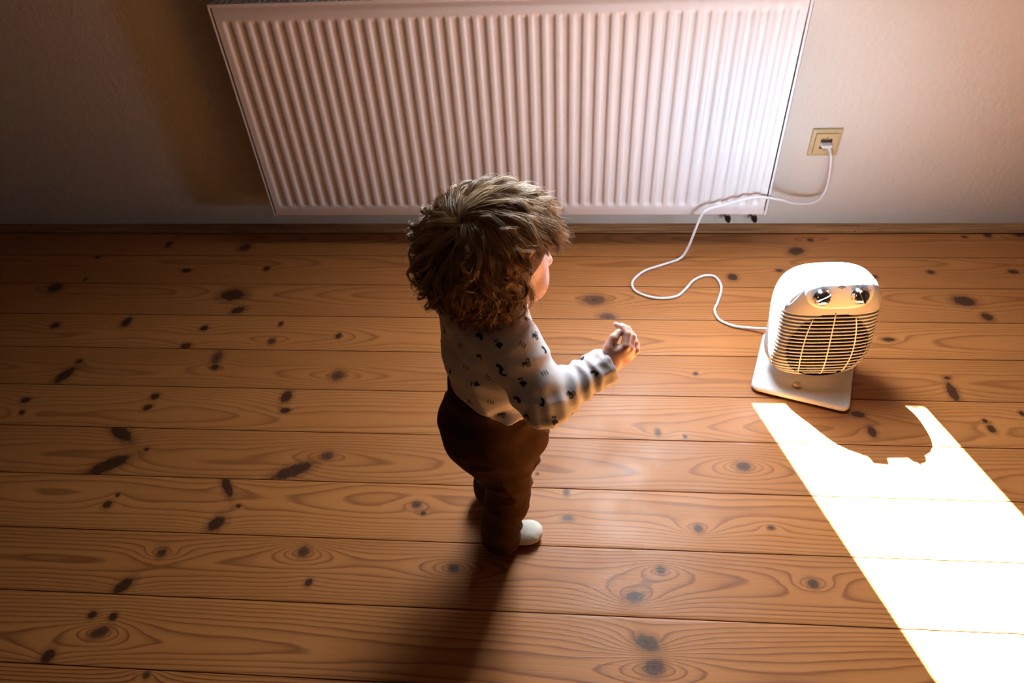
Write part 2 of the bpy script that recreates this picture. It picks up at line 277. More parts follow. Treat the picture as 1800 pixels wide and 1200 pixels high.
def build_floor():
    V = []; Fc = []; A = {k: [] for k in ('grain', 'knot', 'board', 'eye', 'tint')}; base = 0
    gap = .0011; r2 = np.random.default_rng(11)
    xf = np.concatenate([np.arange(-2.6, -2.0, .1), np.arange(-2.0, 1.45, .004), np.arange(1.5, 2.25, .1)])
    # how strongly each board shows its rings, and its tone, as in the room
    CON = [.2, .25, .3, .35, .25, .3, .35, .45, .55, .6, 1.0, 1.0, .8]
    TIN = [.35, .4, .45, .75, .35, .6, .45, .8, .5, .65, .55, .75, .6]
    for i in range(len(SEAMS) - 1):
        ya, yb = SEAMS[i] + gap, SEAMS[i + 1] - gap
        fine = ya < 1.55
        x = xf if fine else np.linspace(-2.6, 2.2, 400)
        t = np.linspace(0, 1, 41 if fine else 12)
        y = -(ya + (yb - ya) * t)
        X, Y = np.meshgrid(x, y, indexing='ij'); v = -Y - (ya + yb) / 2
        v0 = r2.uniform(-.035, .035); h0 = r2.uniform(.02, .05); sp = r2.uniform(.0040, .0055) if i < 8 else r2.uniform(.0066, .0084)
        con = CON[i] if i < len(CON) else .6
        if con < .5: sp *= 1.0; h0 += .05
        v0x = v0 + .010 * vnoise(X * 1.1 + i * 7.3, X * 0 + i, 3)
        h = np.abs(h0 + .022 * vnoise(X * .9 + i * 3.1, X * 0 + 5.5, 5) + .012 * vnoise(X * 2.7 + i * 9.7, X * 0 + 1.5, 6)) + .003
        G = np.sqrt((v - v0x) ** 2 + h ** 2) / sp + .35 * vnoise(X * 4 + i, v * 30, 9) + .12 * vnoise(X * 13, v * 60 + i, 12)
        knot = np.full_like(X, 3.0); eye = np.zeros_like(X)
        for (kx, ky, ra, rb, an, kd) in KN:
            if not (ya - .03 < -ky < yb + .03): continue
            # a knot belongs to the board its centre lies on
            if not (ya - .004 <= -ky <= yb + .004): continue
            dx = X - kx; dy = Y - ky; c, s_ = math.cos(an), math.sin(an)
            p = dx * c + dy * s_; q = -dx * s_ + dy * c
            ra_, rb_ = ra * 1.0, rb * 1.0
            wob = 1 + .12 * vnoise(dx * 120 + kx * 50, dy * 120, 4)
            d = np.sqrt((p / ra_) ** 2 + (q / rb_) ** 2) * wob * .36
            newer = d < knot; eye = np.where(newer, 0 if kd == 0 else .85 if kd == 1 else .55, eye); knot = np.minimum(knot, d)
            R = max(min(ra, rb), .004); amp = {0: 1.6, 1: 2.4, 2: 5.0}[int(kd)] * min(1.6, R / .008)
            G += (-1 if (int(kx * 1000) % 2) else 1) * amp * np.exp(-np.sqrt((dx / (4.2 * R)) ** 2 + (dy / (1.7 * R)) ** 2 + .05))
        drop = np.where((t == 0) | (t == 1), -.0006, 0.0)[None, :] + 0 * X
        nx, ny = X.shape
        V.append(np.stack([X, Y, drop], -1).reshape(-1, 3))
        idx = (np.arange(nx)[:, None] * ny + np.arange(ny)[None, :]) + base
        q4 = np.stack([idx[:-1, :-1], idx[:-1, 1:], idx[1:, 1:], idx[1:, :-1]], -1).reshape(-1, 4)
        Fc.append(q4)
        A['grain'].append(G.ravel()); A['knot'].append(np.minimum(knot, 1).ravel()); A['eye'].append(eye.ravel())
        A['board'].append(np.full(nx * ny, con)); A['tint'].append(np.full(nx * ny, TIN[i] if i < len(TIN) else .6))
        base += nx * ny
        # board edges
        for j in (0, ny - 1):
            top = np.stack([x, np.full_like(x, y[j]), np.full_like(x, -.0006)], -1); bot = top.copy(); bot[:, 2] = -.012
            V.append(np.concatenate([top, bot])); n = len(x); k = np.arange(n - 1) + base
            Fc.append(np.stack([k, k + 1, k + 1 + n, k + n], -1) if j == 0 else np.stack([k, k + n, k + n + 1, k + 1], -1))
            for kk, val in (('grain', 0), ('knot', .5), ('eye', 0), ('board', 0), ('tint', 0)): A[kk].append(np.full(2 * n, float(val)))
            base += 2 * n
    V = np.concatenate(V); Fc = np.concatenate(Fc)
    me = bpy.data.meshes.new('floor'); me.vertices.add(len(V)); me.vertices.foreach_set('co', V.ravel().astype(np.float32))
    me.loops.add(Fc.size); me.loops.foreach_set('vertex_index', Fc.ravel().astype(np.int32))
    me.polygons.add(len(Fc)); me.polygons.foreach_set('loop_start', np.arange(0, Fc.size, 4, dtype=np.int32)); me.polygons.foreach_set('loop_total', np.full(len(Fc), 4, dtype=np.int32))
    me.update(calc_edges=True); me.validate()
    for k, v in A.items():
        a = me.attributes.new(k, 'FLOAT', 'POINT'); a.data.foreach_set('value', np.concatenate(v).astype(np.float32))
    me.materials.append(M_FLOOR)
    o = link(bpy.data.objects.new('floor', me)); tag(o, 'wide knotty varnished pine floorboards', kind='structure')
    return o
build_floor()
# dark subfloor seen through the joints
mb = MB(); mb.box((-2.6, -4.0, -.05), (2.2, 0.0, -.012)); sf = mb.build('subfloor_1', mat('joint_shadow_board', (.012, .007, .004), .9, noise=(20, .2))); tag(sf, 'dark subfloor under the gaps between the floorboards', kind='structure')

def trim_material():
    m = bpy.data.materials.new('pine_trim'); m.use_nodes = True; N = m.node_tree.nodes; L = m.node_tree.links; b = N['Principled BSDF']
    tc = N.new('ShaderNodeTexCoord'); mp = N.new('ShaderNodeMapping'); mp.inputs['Scale'].default_value = (7, 220, 220); L.new(tc.outputs['Object'], mp.inputs[0])
    n = N.new('ShaderNodeTexNoise'); n.inputs['Scale'].default_value = 1; n.inputs['Detail'].default_value = 4; L.new(mp.outputs[0], n.inputs[0])
    r = N.new('ShaderNodeValToRGB'); r.color_ramp.elements[0].color = (.24, .09, .03, 1); r.color_ramp.elements[1].color = (.52, .25, .10, 1); r.color_ramp.elements[0].position = .3; r.color_ramp.elements[1].position = .7
    L.new(n.outputs[0], r.inputs[0])
    v = N.new('ShaderNodeTexVoronoi'); mp3 = N.new('ShaderNodeMapping'); mp3.inputs['Scale'].default_value = (5.2, 12, 12); L.new(tc.outputs['Object'], mp3.inputs[0]); L.new(mp3.outputs[0], v.inputs['Vector'])
    r2_ = N.new('ShaderNodeValToRGB'); r2_.color_ramp.elements[0].position = .05; r2_.color_ramp.elements[1].position = .11; L.new(v.outputs['Distance'], r2_.inputs[0])
    mx = N.new('ShaderNodeMix'); mx.data_type = 'RGBA'; L.new(r2_.outputs[0], mx.inputs['Factor']); mx.inputs['A'].default_value = (.03, .012, .006, 1); L.new(r.outputs[0], mx.inputs['B'])
    L.new(mx.outputs['Result'], b.inputs['Base Color']); b.inputs['Roughness'].default_value = .6; b.inputs['Specular IOR Level'].default_value = .25; return m
M_TRIM = trim_material()
mb = MB()
prof = [(0, 0), (-.034, 0), (-.034, .003), (-.031, .007), (-.012, .0105), (-.001, .0125), (0, .0125)]
mb.loft([[(x, y - .0003, z) for (y, z) in prof] for x in (-2.6, 2.2)])
tag(mb.build('baseboard_back', M_TRIM, angle=50), 'low pine skirting strip along the wall', kind='structure')

# ---------------------------------------------------------------- walls, sloping ceiling, roof window
KZ = .80; TOP = 2.5
mb = MB(); mb.box((-2.6, 0, -.10), (2.2, .25, KZ)); tag(mb.build('wall_back', M_WALL), kind='structure')
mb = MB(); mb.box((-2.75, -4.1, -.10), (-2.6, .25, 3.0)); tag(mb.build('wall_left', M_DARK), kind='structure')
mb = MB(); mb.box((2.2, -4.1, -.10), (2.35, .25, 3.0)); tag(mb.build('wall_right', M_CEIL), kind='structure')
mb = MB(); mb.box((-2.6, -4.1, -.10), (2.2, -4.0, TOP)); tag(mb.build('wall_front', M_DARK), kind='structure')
C0 = Vector((0, 0, KZ)); slope_len = (TOP - KZ) / math.sin(PITCH)
OX0, OX1, OL = -.12, .50, .98
def sp(x, s, n=0): return Vector((x, 0, 0)) + C0 + SDIR * s + NOUT * n
mb = MB()
TH = .055
for (xa, xb, sa, sb) in ((-2.6, OX0, 0, slope_len), (OX1, 2.2, 0, slope_len), (OX0, OX1, OL, slope_len)):
    vs = [sp(xa, sa), sp(xb, sa), sp(xb, sb), sp(xa, sb), sp(xa, sa, TH), sp(xb, sa, TH), sp(xb, sb, TH), sp(xa, sb, TH)]
    mb.add(vs, [(0, 3, 2, 1), (4, 5, 6, 7), (0, 1, 5, 4), (1, 2, 6, 5), (2, 3, 7, 6), (3, 0, 4, 7)])
ye = C0.y + SDIR.y * slope_len
mb.box((-2.6, -4.1, TOP), (2.2, ye + .12, TOP + .12))
mb.box((-2.6, 0.0, KZ), (OX0, .12, KZ + .02)); mb.box((OX1, 0.0, KZ), (2.2, .12, KZ + .02))
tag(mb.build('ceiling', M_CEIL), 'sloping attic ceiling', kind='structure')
# window: sash frame around the glass in the sash plane
g0 = G0 - Vector((0, 0, 0))
def gp(x, s, n=0): return Vector((x, 0, 0)) + G0 + SDIR * s + NOUT * n
fr = MB(); fo = .13
def slab(m_, xa, xb, sa, sb, na, nb):
    vs = [gp(xa, sa, na), gp(xb, sa, na), gp(xb, sb, na), gp(xa, sb, na), gp(xa, sa, nb), gp(xb, sa, nb), gp(xb, sb, nb), gp(xa, sb, nb)]
    m_.add(vs, [(0, 3, 2, 1), (4, 5, 6, 7), (0, 1, 5, 4), (1, 2, 6, 5), (2, 3, 7, 6), (3, 0, 4, 7)])
slab(fr, OX0 - .02, GX0, -.10, OL, 0, .012); slab(fr, GX1, OX1 + .02, -.10, OL, 0, .012)
slab(fr, GX0, GX1, -.10, 0, 0, .012); slab(fr, GX0, GX1, GL, OL, 0, .012)
wo = fr.build('window_1', M_SASH); tag(wo, 'roof window above the radiator', kind='structure')
gl = MB(); slab(gl, GX0, GX1, 0, GL, .004, .0045); keep(gl.build('glass', M_GLASS), wo)

# ---------------------------------------------------------------- radiator
RX0, RX1, RZ0, RZ1, RY = -.8926, .5299, .1102, .7078, -.10
rad = thing('radiator', ((RX0 + RX1) / 2, 0, RZ0), 'long white ribbed panel radiator mounted on the wall', 'radiator')
def rad_front():
    pitch = .0333; n = 42; start = (RX0 + RX1) / 2 - n * pitch / 2
    prof = [(0, 0), (.0045, .0), (.0068, .0012), (.0095, .0048), (.0112, .0058), (.0165, .006), (.0221, .0058), (.0238, .0048), (.0265, .0012), (.0288, 0)]
    xs = [RX0 + .001, RX0 + .004]; ds = [0, 0]
    for i in range(n):
        for (u, d) in prof: xs.append(start + i * pitch + u); ds.append(d)
    xs += [RX1 - .004, RX1 - .001]; ds += [0, 0]
    zs = [RZ0 + .002, RZ0 + .030, RZ0 + .0315, RZ0 + .034, RZ0 + .038, RZ0 + .0415, RZ0 + .043, RZ1 - .043, RZ1 - .0415, RZ1 - .038, RZ1 - .034, RZ1 - .0315, RZ1 - .030, RZ1 - .002]
    k = [0, 0, .08, .35, .75, .95, 1, 1, .95, .75, .35, .08, 0, 0]
    V = []; Fs = []
    rows = [(RZ0, None)] + list(zip(zs, k)) + [(RZ1, None)]
    nx = len(xs)
    for (z, kk) in rows:
        for x, d in zip(xs, ds):
            V.append((x, RY + (.0015 if kk is None else d * kk), z))
    for r in range(len(rows) - 1):
        for j in range(nx - 1): Fs.append((r * nx + j, r * nx + j + 1, (r + 1) * nx + j + 1, (r + 1) * nx + j))
    # folded returns
    def ret(idx, dx, dz):
        b = len(V)
        for q, i in enumerate(idx): x, y, z = V[i]; V.append((x + dx, RY + .014, z + dz))
        for q in range(len(idx) - 1): Fs.append((idx[q], idx[q + 1], b + q + 1, b + q))
    R = len(rows)
    ret([j for j in range(nx)], 0, .0); ret([(R - 1) * nx + j for j in range(nx)], 0, 0)
    ret([r * nx for r in range(R)], -.001, 0); ret([r * nx + nx - 1 for r in range(R)], .001, 0)
    o = mesh_obj('front_panel', V, Fs, M_RAD, smooth=True); o.data.set_sharp_from_angle(angle=math.radians(50))
    bm = bmesh.new(); bm.from_mesh(o.data); bmesh.ops.recalc_face_normals(bm, faces=bm.faces)
    if sum(f.normal.y * f.calc_area() for f in bm.faces) > 0: bmesh.ops.reverse_faces(bm, faces=bm.faces)
    bm.to_mesh(o.data); bm.free()
    keep(o, rad)
rad_front()
mb = MB(); mb.box((RX0 + .004, -.078, RZ0 + .008), (RX1 - .004, -.062, RZ1 - .008)); mb.box((RX0 + .004, -.05, RZ0 + .008), (RX1 - .004, -.034, RZ1 - .008))
for i in range(42):
    x = RX0 + .02 + i * .0333
    mb.box((x, -.062, RZ0 + .05), (x + .016, -.052, RZ1 - .05))
mb.build('rear_panel', M_RADIN, rad, bevel=.003)
for x0_, s_ in ((RX0 - .0085, 1), (RX1 + .0065, -1)):
    mb = MB(); mb.box((x0_, -.104, RZ0 + .001), (x0_ + .002, -.03, RZ1 + .006)); mb.box((min(x0_, x0_ + .005 * s_) if s_ < 0 else x0_, -.104, RZ0 + .001), (max(x0_, x0_ + .002 + .0) + (.003 if s_ > 0 else 0), -.1025, RZ1 + .006))
    mb.build('side_cover', M_RAD, rad, bevel=.0006)
mb = MB()
mb.box((RX0 - .006, -.1035, RZ1 + .002), (RX1 + .006, -.098, RZ1 + .010)); mb.box((RX0 - .006, -.036, RZ1 + .002), (RX1 + .006, -.030, RZ1 + .010))
x = RX0
while x < RX1: mb.box((x, -.099, RZ1 + .003), (x + .006, -.035, RZ1 + .008)); x += .016
mb.box((RX0, -.070, RZ1 + .003), (RX1, -.064, RZ1 + .009))
mb.build('top_grille', M_RAD, rad)
# valve block under the right end, against the wall
mb = MB(); mb.tube([(.450, -.028, .076), (.520, -.028, .076)], .0042, 12)
for xx in (.447, .523):
    mb.tube([(xx, -.060, .060), (xx, -.050, .060), (xx, -.0495, .060), (xx, -.012, .060)], [.0055, .0065, .0085, .0085], 14)
mb.build('valve_block', M_VALVE, rad, angle=40)
for xx in (.447, .523):
    mb = MB(); mb.tube([(xx, -.035, .058), (xx, -.035, .125)], .007, 12); mb.build('pipe', M_PIPE, rad, angle=40)
for xx in (RX0 + .2, RX1 - .25):
    mb = MB(); mb.box((xx, -.034, RZ0 + .02), (xx + .03, -.001, RZ1 - .03)); mb.build('wall_bracket', M_RADIN, rad, bevel=.002)

# ---------------------------------------------------------------- wall socket
SX, SZ = .6812, .2817
sock = thing('wall_socket', (SX, 0, SZ), 'square beige wall socket on the wall right of the radiator', 'wall socket')
def rrect(w, h, r, n=6):
    P = []
    for (cx_, cy_, a0) in ((w - r, h - r, 0), (-w + r, h - r, 90), (-w + r, -h + r, 180), (w - r, -h + r, 270)):
        for k in range(n + 1):
            a = math.radians(a0 + 90 * k / n); P.append((cx_ + r * math.cos(a), cy_ + r * math.sin(a)))
    return P
def rings(specs, c=(SX, 0, SZ)):
    return [[(c[0] + x, c[1] - d, c[2] + z) for (x, z) in rrect(w, w, r)] for (w, r, d) in specs]
mb = MB(); mb.loft(rings([(.040, .003, 0), (.040, .003, .006), (.0385, .003, .0085), (.031, .003, .0105), (.030, .003, .0095), (.030, .003, .002)]), cap=False)
mb.build('frame', M_SOCK, sock, angle=35)
mb = MB()
N_ = 28
def ringc(r, d): return [(SX + r * math.cos(2 * math.pi * k / N_ + math.pi / 4), -d, SZ + r * math.sin(2 * math.pi * k / N_ + math.pi / 4)) for k in range(N_)]
sq = rrect(.0295, .0295, .002, 6)
mb.loft([[(SX + x, -d, SZ + z) for (x, z) in [sq[int(k)] for k in range(28)]] for d in (.004, .012, .0135)] + [[(SX + .0205 * math.cos(math.atan2(z, x)), -.0135, SZ + .0205 * math.sin(math.atan2(z, x))) for (x, z) in sq]] + [[(SX + .0195 * math.cos(math.atan2(z, x)), -.001, SZ + .0195 * math.sin(math.atan2(z, x))) for (x, z) in sq]])
si_ = mb.build('socket_insert', [M_SOCK, M_SOCK_SHADE], sock, angle=35)
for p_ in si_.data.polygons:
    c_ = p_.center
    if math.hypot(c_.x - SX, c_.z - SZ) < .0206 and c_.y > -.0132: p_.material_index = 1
for zz in (.012, -.021):
    mb = MB(); mb.box((SX - .002, -.014, SZ + zz), (SX + .002, -.003, SZ + zz + .009)); mb.build('earth_contact', M_SCREW, sock, bevel=.0005)

# ---------------------------------------------------------------- fan heater
FH = thing('fan_heater', (.565, -.60, 0), 'white electric fan heater with two chrome knobs standing on the floorboards', 'fan heater')
# base plate
a = math.radians(-18); BU = Vector((math.cos(a), math.sin(a), 0)); BV = Vector((-math.sin(a), math.cos(a), 0))
BC = Vector((.5535, -.618, 0))
def bring(w, h, r, z, sl=0): return [BC + BU * x + BV * y + Vector((0, 0, z + sl * (y + h) / (2 * h))) for (x, y) in rrect(w, h, r)]
mb = MB(); mb.loft([bring(.104, .096, .016, .0003), bring(.104, .096, .016, .005)]); mb.build('rubber_foot_pad', M_RUBBER, FH)
mb = MB(); mb.loft([bring(.109, .101, .017, .0055), bring(.110, .102, .018, .008), bring(.110, .102, .018, .011, .004), bring(.108, .100, .017, .0145, .005), bring(.103, .095, .015, .0168, .007), bring(.075, .065, .014, .0185, .010)])
mb.build('base', M_BASEP, FH, angle=60)
sc_ = BC + BU * -.010 + BV * -.066
mb = MB(); mb.tube([sc_ + Vector((0, 0, .016)), sc_ + Vector((0, 0, .0215)), sc_ + Vector((0, 0, .0228))], [.0105, .0105, .0085], 20); mb.build('screw', M_SCREW, FH, angle=40)
# body frame
ya = math.radians(3.0); U = Vector((math.cos(ya), math.sin(ya), 0)); Fd = Vector((math.sin(ya), -math.cos(ya), 0)); TI = math.radians(12)
Wd = (Vector((0, 0, 1)) * math.cos(TI) - Fd * math.sin(TI)); Vd = Fd * math.cos(TI) + Vector((0, 0, 1)) * math.sin(TI)
A_, B_, D_ = .113, .131, .061; EW = 3.8
BO = Vector((.5645, -.601, 0)) + Vector((0, 0, .160))
def L2W(u, v, w):
    if u < 0: u *= 1 + .20 * min(1, max(0, -w / B_)) ** 2
    return BO + U * u + Vd * v + Wd * w
def vf(u, w, e=3.0, b=D_): return b * max(0.0, 1 - abs(u / A_) ** e - abs(w / B_) ** EW) ** (1 / 3.6)
def superell(name, sA, sB, sD, m, cut=None):
    nt, npp = 64, 48; V = []; Fs = []
    def pw(c, e): return math.copysign(abs(c) ** e, c)
    for i in range(npp + 1):
        ph = -math.pi / 2 + math.pi * i / npp
        for j in range(nt):
            th = 2 * math.pi * j / nt
            d = Vector((math.cos(ph) * math.cos(th), math.cos(ph) * math.sin(th), math.sin(ph)))
            q = Vector((abs(d.x) ** .8 * (1 if d.x > 0 else -1), abs(d.y) ** .8 * (1 if d.y > 0 else -1), abs(d.z) ** .8 * (1 if d.z > 0 else -1)))
            k = (abs(q.x / sA) ** 3 + abs(q.z / sB) ** 3 + abs(q.y / sD) ** 3.6)
            # solve scale t so that |t x/A|^3+|t z/B|^3+|t y/D|^3.6=1
            lo, hi = 0, 1
            for _ in range(22):
                t = (lo + hi) / 2
                if abs(t * q.x / sA) ** 3 + abs(t * q.z / sB) ** EW + abs(t * q.y / sD) ** 3.6 > 1: hi = t
                else: lo = t
            u, v, w = q.x * t, q.y * t, q.z * t
            if cut: u, v, w = cut(u, v, w)
            V.append(L2W(u, v, w))
    for i in range(npp):
        for j in range(nt):
            k = (j + 1) % nt; Fs.append((i * nt + j, i * nt + k, (i + 1) * nt + k, (i + 1) * nt + j))
    o = mesh_obj(name, V, Fs, m, smooth=True)
    bm = bmesh.new(); bm.from_mesh(o.data); bmesh.ops.remove_doubles(bm, verts=bm.verts, dist=1e-5); bmesh.ops.recalc_face_normals(bm, faces=bm.faces); bm.to_mesh(o.data); bm.free()
    keep(o, FH); return o
def hoodcut(u, v, w):
    if v > .3 * D_ and w < .062 and abs(u) < .100 and w > -.120: v = min(v, .012)
    return u, v, w
hood = superell('housing', A_, B_, D_, M_WHITE, hoodcut); hood.data.set_sharp_from_angle(angle=math.radians(45))
mb = MB(); mb.loft([[BO + U * (.05 * math.cos(t)) + Fd * (.035 * math.sin(t)) + Vector((0, 0, -.160 + z)) for t in np.linspace(0, 2 * math.pi, 32, endpoint=False)] for z in (.0275, .03, .05)]); mb.build('swivel_neck', M_BASEP, FH, angle=50)
# front cover: plate at the top, recessed backing with a round opening below, slats, three bars
WT = .052
def uedge(w):   # half width of the front cover at height w
    return .955 * A_ * max(0.05, 1 - abs(w / B_) ** EW) ** (1 / 3.0)
CUc, CWc, CR = .002, -.037, .086
V = []; Fs = []; nu = 72
ws = list(np.linspace(-.129, WT - .004, 64)) + [WT - .0035] + list(np.linspace(WT, .104, 14)); rows = []
for w in ws:
    ue = uedge(w); rec = .0032 if w < WT - .0035 else 0.0
    ul = -ue if w < WT - .004 else max(-ue, -.104 + .034 * (w - WT) / .05)
    for j in range(nu + 1):
        u = ul + (ue - ul) * j / nu; V.append(L2W(u, vf(u, w) + .0012 - rec, w))
keepf = []
for i in range(len(ws) - 1):
    for j in range(nu):
        w = (ws[i] + ws[i + 1]) / 2; u = (-uedge(w)) + 2 * uedge(w) * (j + .5) / nu
        if ((u - CUc) ** 2 + (w - CWc) ** 2) < CR ** 2 and w < WT - .004: continue
        b = i * (nu + 1) + j; Fs.append((b, b + 1, b + nu + 2, b + nu + 1))
fcv = mesh_obj('front_cover', V, Fs, M_GREY, smooth=True); fcv.data.set_sharp_from_angle(angle=math.radians(50)); keep(fcv, FH)
mb = MB()      # hole rim and dark drum
rim = [[L2W(CUc + r * math.cos(t), vf(CUc + CR * math.cos(t) * .9, CWc + CR * math.sin(t) * .9) - d, CWc + r * math.sin(t)) for t in np.linspace(0, 2 * math.pi, 64, endpoint=False)] for (r, d) in ((CR + .002, .0020), (CR, .0040), (CR - .002, .030), (.002, .032))]
mb.loft(rim, cap=False); mb.build('heater_opening', M_BLACK, FH, smooth=True)
NS = 20
mb = MB()
for i in range(NS):
    w = -.1245 + i * (WT + .120) / (NS - 1); ue = uedge(w) * 1.012; h = .0018
    ring_ = []
    for j in range(49):
        u = -ue + 2 * ue * j / 48; v = vf(u, w) + .0012
        ring_.append([L2W(u, v - .0022, w - h), L2W(u, v - .0008, w - h), L2W(u, v, w - h * .55), L2W(u, v, w + h * .55), L2W(u, v - .0008, w + h), L2W(u, v - .0022, w + h)])
    mb.loft(ring_)
mb.build('grille', M_GREY, FH, angle=50)
for k, (ub, cv) in enumerate(((-.046, .0), (.000, .0), (.046, .0))):
    pts = []
    for t in np.linspace(-1, 1, 25):
        w = CWc + t * (math.sqrt(CR ** 2 - ub ** 2) + .001); u = ub + .010 * (1 - t * t) * (1 if ub > 0 else -1 if ub < 0 else 0) + CUc
        pts.append(L2W(u, vf(u, w) + .0014, w))
    mb = MB(); mb.tube(pts, .0013, 8); mb.build('guard_bar', M_WHITE, FH, smooth=True)
# control panel: flat-topped, lobed below
PC = (.006, .117)
outl = []
for t in np.linspace(0, math.pi, 22): outl.append((.075 * math.copysign(abs(math.cos(t)) ** .55, math.cos(t)), -.050 * abs(math.sin(t)) ** .75))
top_ = [(-.075 + .150 * k / 12, .004 + .0035 * math.sin(math.pi * k / 12)) for k in range(13)]
poly = [(u, w) for (u, w) in outl] + top_
def pan(scale, d): return [L2W(PC[0] + u * scale, max(vf(PC[0] + u * scale, PC[1] - .006 + w * scale), .008) + d, PC[1] - .006 + w * scale) for (u, w) in poly]
mb = MB(); mb.loft([pan(1.0, -.006), pan(1.0, .0022), pan(.975, .0036)] + [pan(s, .0038) for s in (.9, .75, .6, .45, .3, .15, .02)]); panel = mb.build('control_panel', M_WHITE, FH, angle=55)
for (ku, kw, ang) in ((-.034, .089, 25), (.047, .090, -65)):
    base_ = L2W(ku, vf(ku, kw) + .0036, kw)
    n_ = (L2W(ku, vf(ku, kw) + .01, kw) - L2W(ku, vf(ku, kw), kw)).normalized()
    dv = (L2W(ku, vf(ku, kw + .01), kw + .01) - L2W(ku, vf(ku, kw - .01), kw - .01)).normalized(); du = U; n_ = du.cross(dv).normalized() * (1 if du.cross(dv).dot(Vd) > 0 else -1)
    mb = MB(); rr_ = []
    for (r, d) in ((.0195, 0), (.0195, .003), (.0180, .005), (.0168, .0085), (.0150, .0115), (.0125, .0135), (.009, .0148), (.004, .0154)):
        rr_.append([base_ + du * (r * math.cos(t)) + dv * (r * math.sin(t)) + n_ * d for t in np.linspace(0, 2 * math.pi, 40, endpoint=False)])
    mb.loft(rr_)
    # raised finger grip across the knob
    ca, sa_ = math.cos(math.radians(ang)), math.sin(math.radians(ang))
    g = lambda x, y, d: base_ + (du * ca + dv * sa_) * x + (dv * ca - du * sa_) * y + n_ * d
    mb.loft([[g(x * s, y * s2, d) for (x, y) in ((-.0165, -.0032), (-.010, -.0042), (.010, -.0042), (.0165, -.0032), (.0165, .0032), (.010, .0042), (-.010, .0042), (-.0165, .0032))] for (s, s2, d) in ((1, 1, .006), (.95, .9, .014), (.85, .55, .0172))])
    kn = mb.build('knob', M_CHROME, FH, angle=35)
# printed marks round the dials and the small emblem between them
def mark(mb, u, w, su, sw, rot=0):
    c, s = math.cos(rot), math.sin(rot); q = []
    for (x, y) in ((-su, -sw), (su, -sw), (su, sw), (-su, sw)):
        uu, ww = u + x * c - y * s, w + x * s + y * c; q.append(L2W(uu, vf(uu, ww) + .0044, ww))
    mb.add(q, [(0, 1, 2, 3)])
for (ku, kw) in ((-.034, .091), (.047, .092)):
    mb = MB()
    for dg in ((90,) if ku < 0 else (20, 55, 80, 110, 140)):
        t = math.radians(dg); mark(mb, ku + .0235 * math.cos(t), kw + .0205 * math.sin(t), .0011, .0011, t)
    mb.build('dial_marks', M_INK, panel)
mb = MB(); mark(mb, .0025, .1105, .0045, .0009, .5); mark(mb, .0100, .1105, .0045, .0009, -.5); mark(mb, .0064, .1082, .0030, .0010)
mb.build('emblem', M_INK, panel)
# cord with plug
cp = [(.6895, -.024, .2755), (.6925, -.043, .262), (.6985, -.046, .2345), (.7030, -.050, .1747), (.695, -.055, .1409), (.6725, -.065, .1267), (.6194, -.085, .136), (.5633, -.108, .1639), (.5083, -.122, .181), (.4654, -.125, .177), (.4131, -.13, .1621), (.3676, -.135, .1506), (.3505, -.139, .133), (.3375, -.148, .0905), (.3225, -.158, .036), (.3022, -.1682, .0055), (.2514, -.1955, .004), (.2013, -.2223, .004), (.1706, -.2564, .004), (.1596, -.287, .004), (.1691, -.3168, .004), (.2018, -.3384, .004), (.2397, -.3452, .004), (.2789, -.3351, .004), (.3048, -.3055, .004), (.3322, -.2651, .004), (.3659, -.2444, .004), (.3932, -.2519, .004), (.4028, -.297, .004), (.3856, -.3577, .004), (.3721, -.393, .004), (.3804, -.4315, .004), (.4134, -.4554, .0045), (.4554, -.4665, .008), (.50, -.485, .022), (.535, -.515, .045)]
mb = MB(); mb.tube(catmull(cp, 8), .0036, 12); cord = mb.build('power_cord', M_CORD, FH, smooth=True)
mb = MB()
mb.loft([[(SX + x, -d, SZ - .001 + z) for (x, z) in rrect(w, h, r, 5)] for (w, h, r, d) in ((.0160, .0052, .005, .004), (.0160, .0055, .005, .018), (.0150, .0050, .0045, .026), (.013, .0045, .004, .030))])
mb.tube([(SX + .004, -.022, SZ - .002), (SX + .0083, -.024, SZ - .0062), (SX + .0105, -.034, SZ - .013)], [.0055, .005, .0042], 10)
mb.build('plug', M_CORD, FH, angle=50); pl = bpy.data.objects['plug']; keep(pl, cord); pl.matrix_parent_inverse = cord.matrix_world.inverted() if False else pl.matrix_parent_inverse

# ---------------------------------------------------------------- signed distance modelling helpers
def sd_ell(P, c, R, ax):
    q = (P - np.array(c)) @ np.array(ax).T; r = np.array(R)
    k0 = np.linalg.norm(q / r, axis=-1); k1 = np.linalg.norm(q / (r * r), axis=-1) + 1e-9
    return k0 * (k0 - 1) / k1
def sd_cap(P, a, b, ra, rb):
    a = np.array(a); b = np.array(b); d = b - a; t = np.clip(((P - a) @ d) / (d @ d), 0, 1)
    return np.linalg.norm(P - a - t[..., None] * d, axis=-1) - (ra + (rb - ra) * t)
def smin(a, b, k):
    h = np.clip(.5 + .5 * (b - a) / k, 0, 1); return b * (1 - h) + a * h - k * h * (1 - h)
def smax(a, b, k): return -smin(-a, -b, k)
def sd_chain(P, pts, rs, k=.004):
    d = None
    for i in range(len(pts) - 1):
        e = sd_cap(P, pts[i], pts[i + 1], rs[i], rs[i + 1]); d = e if d is None else smin(d, e, k)
    return d

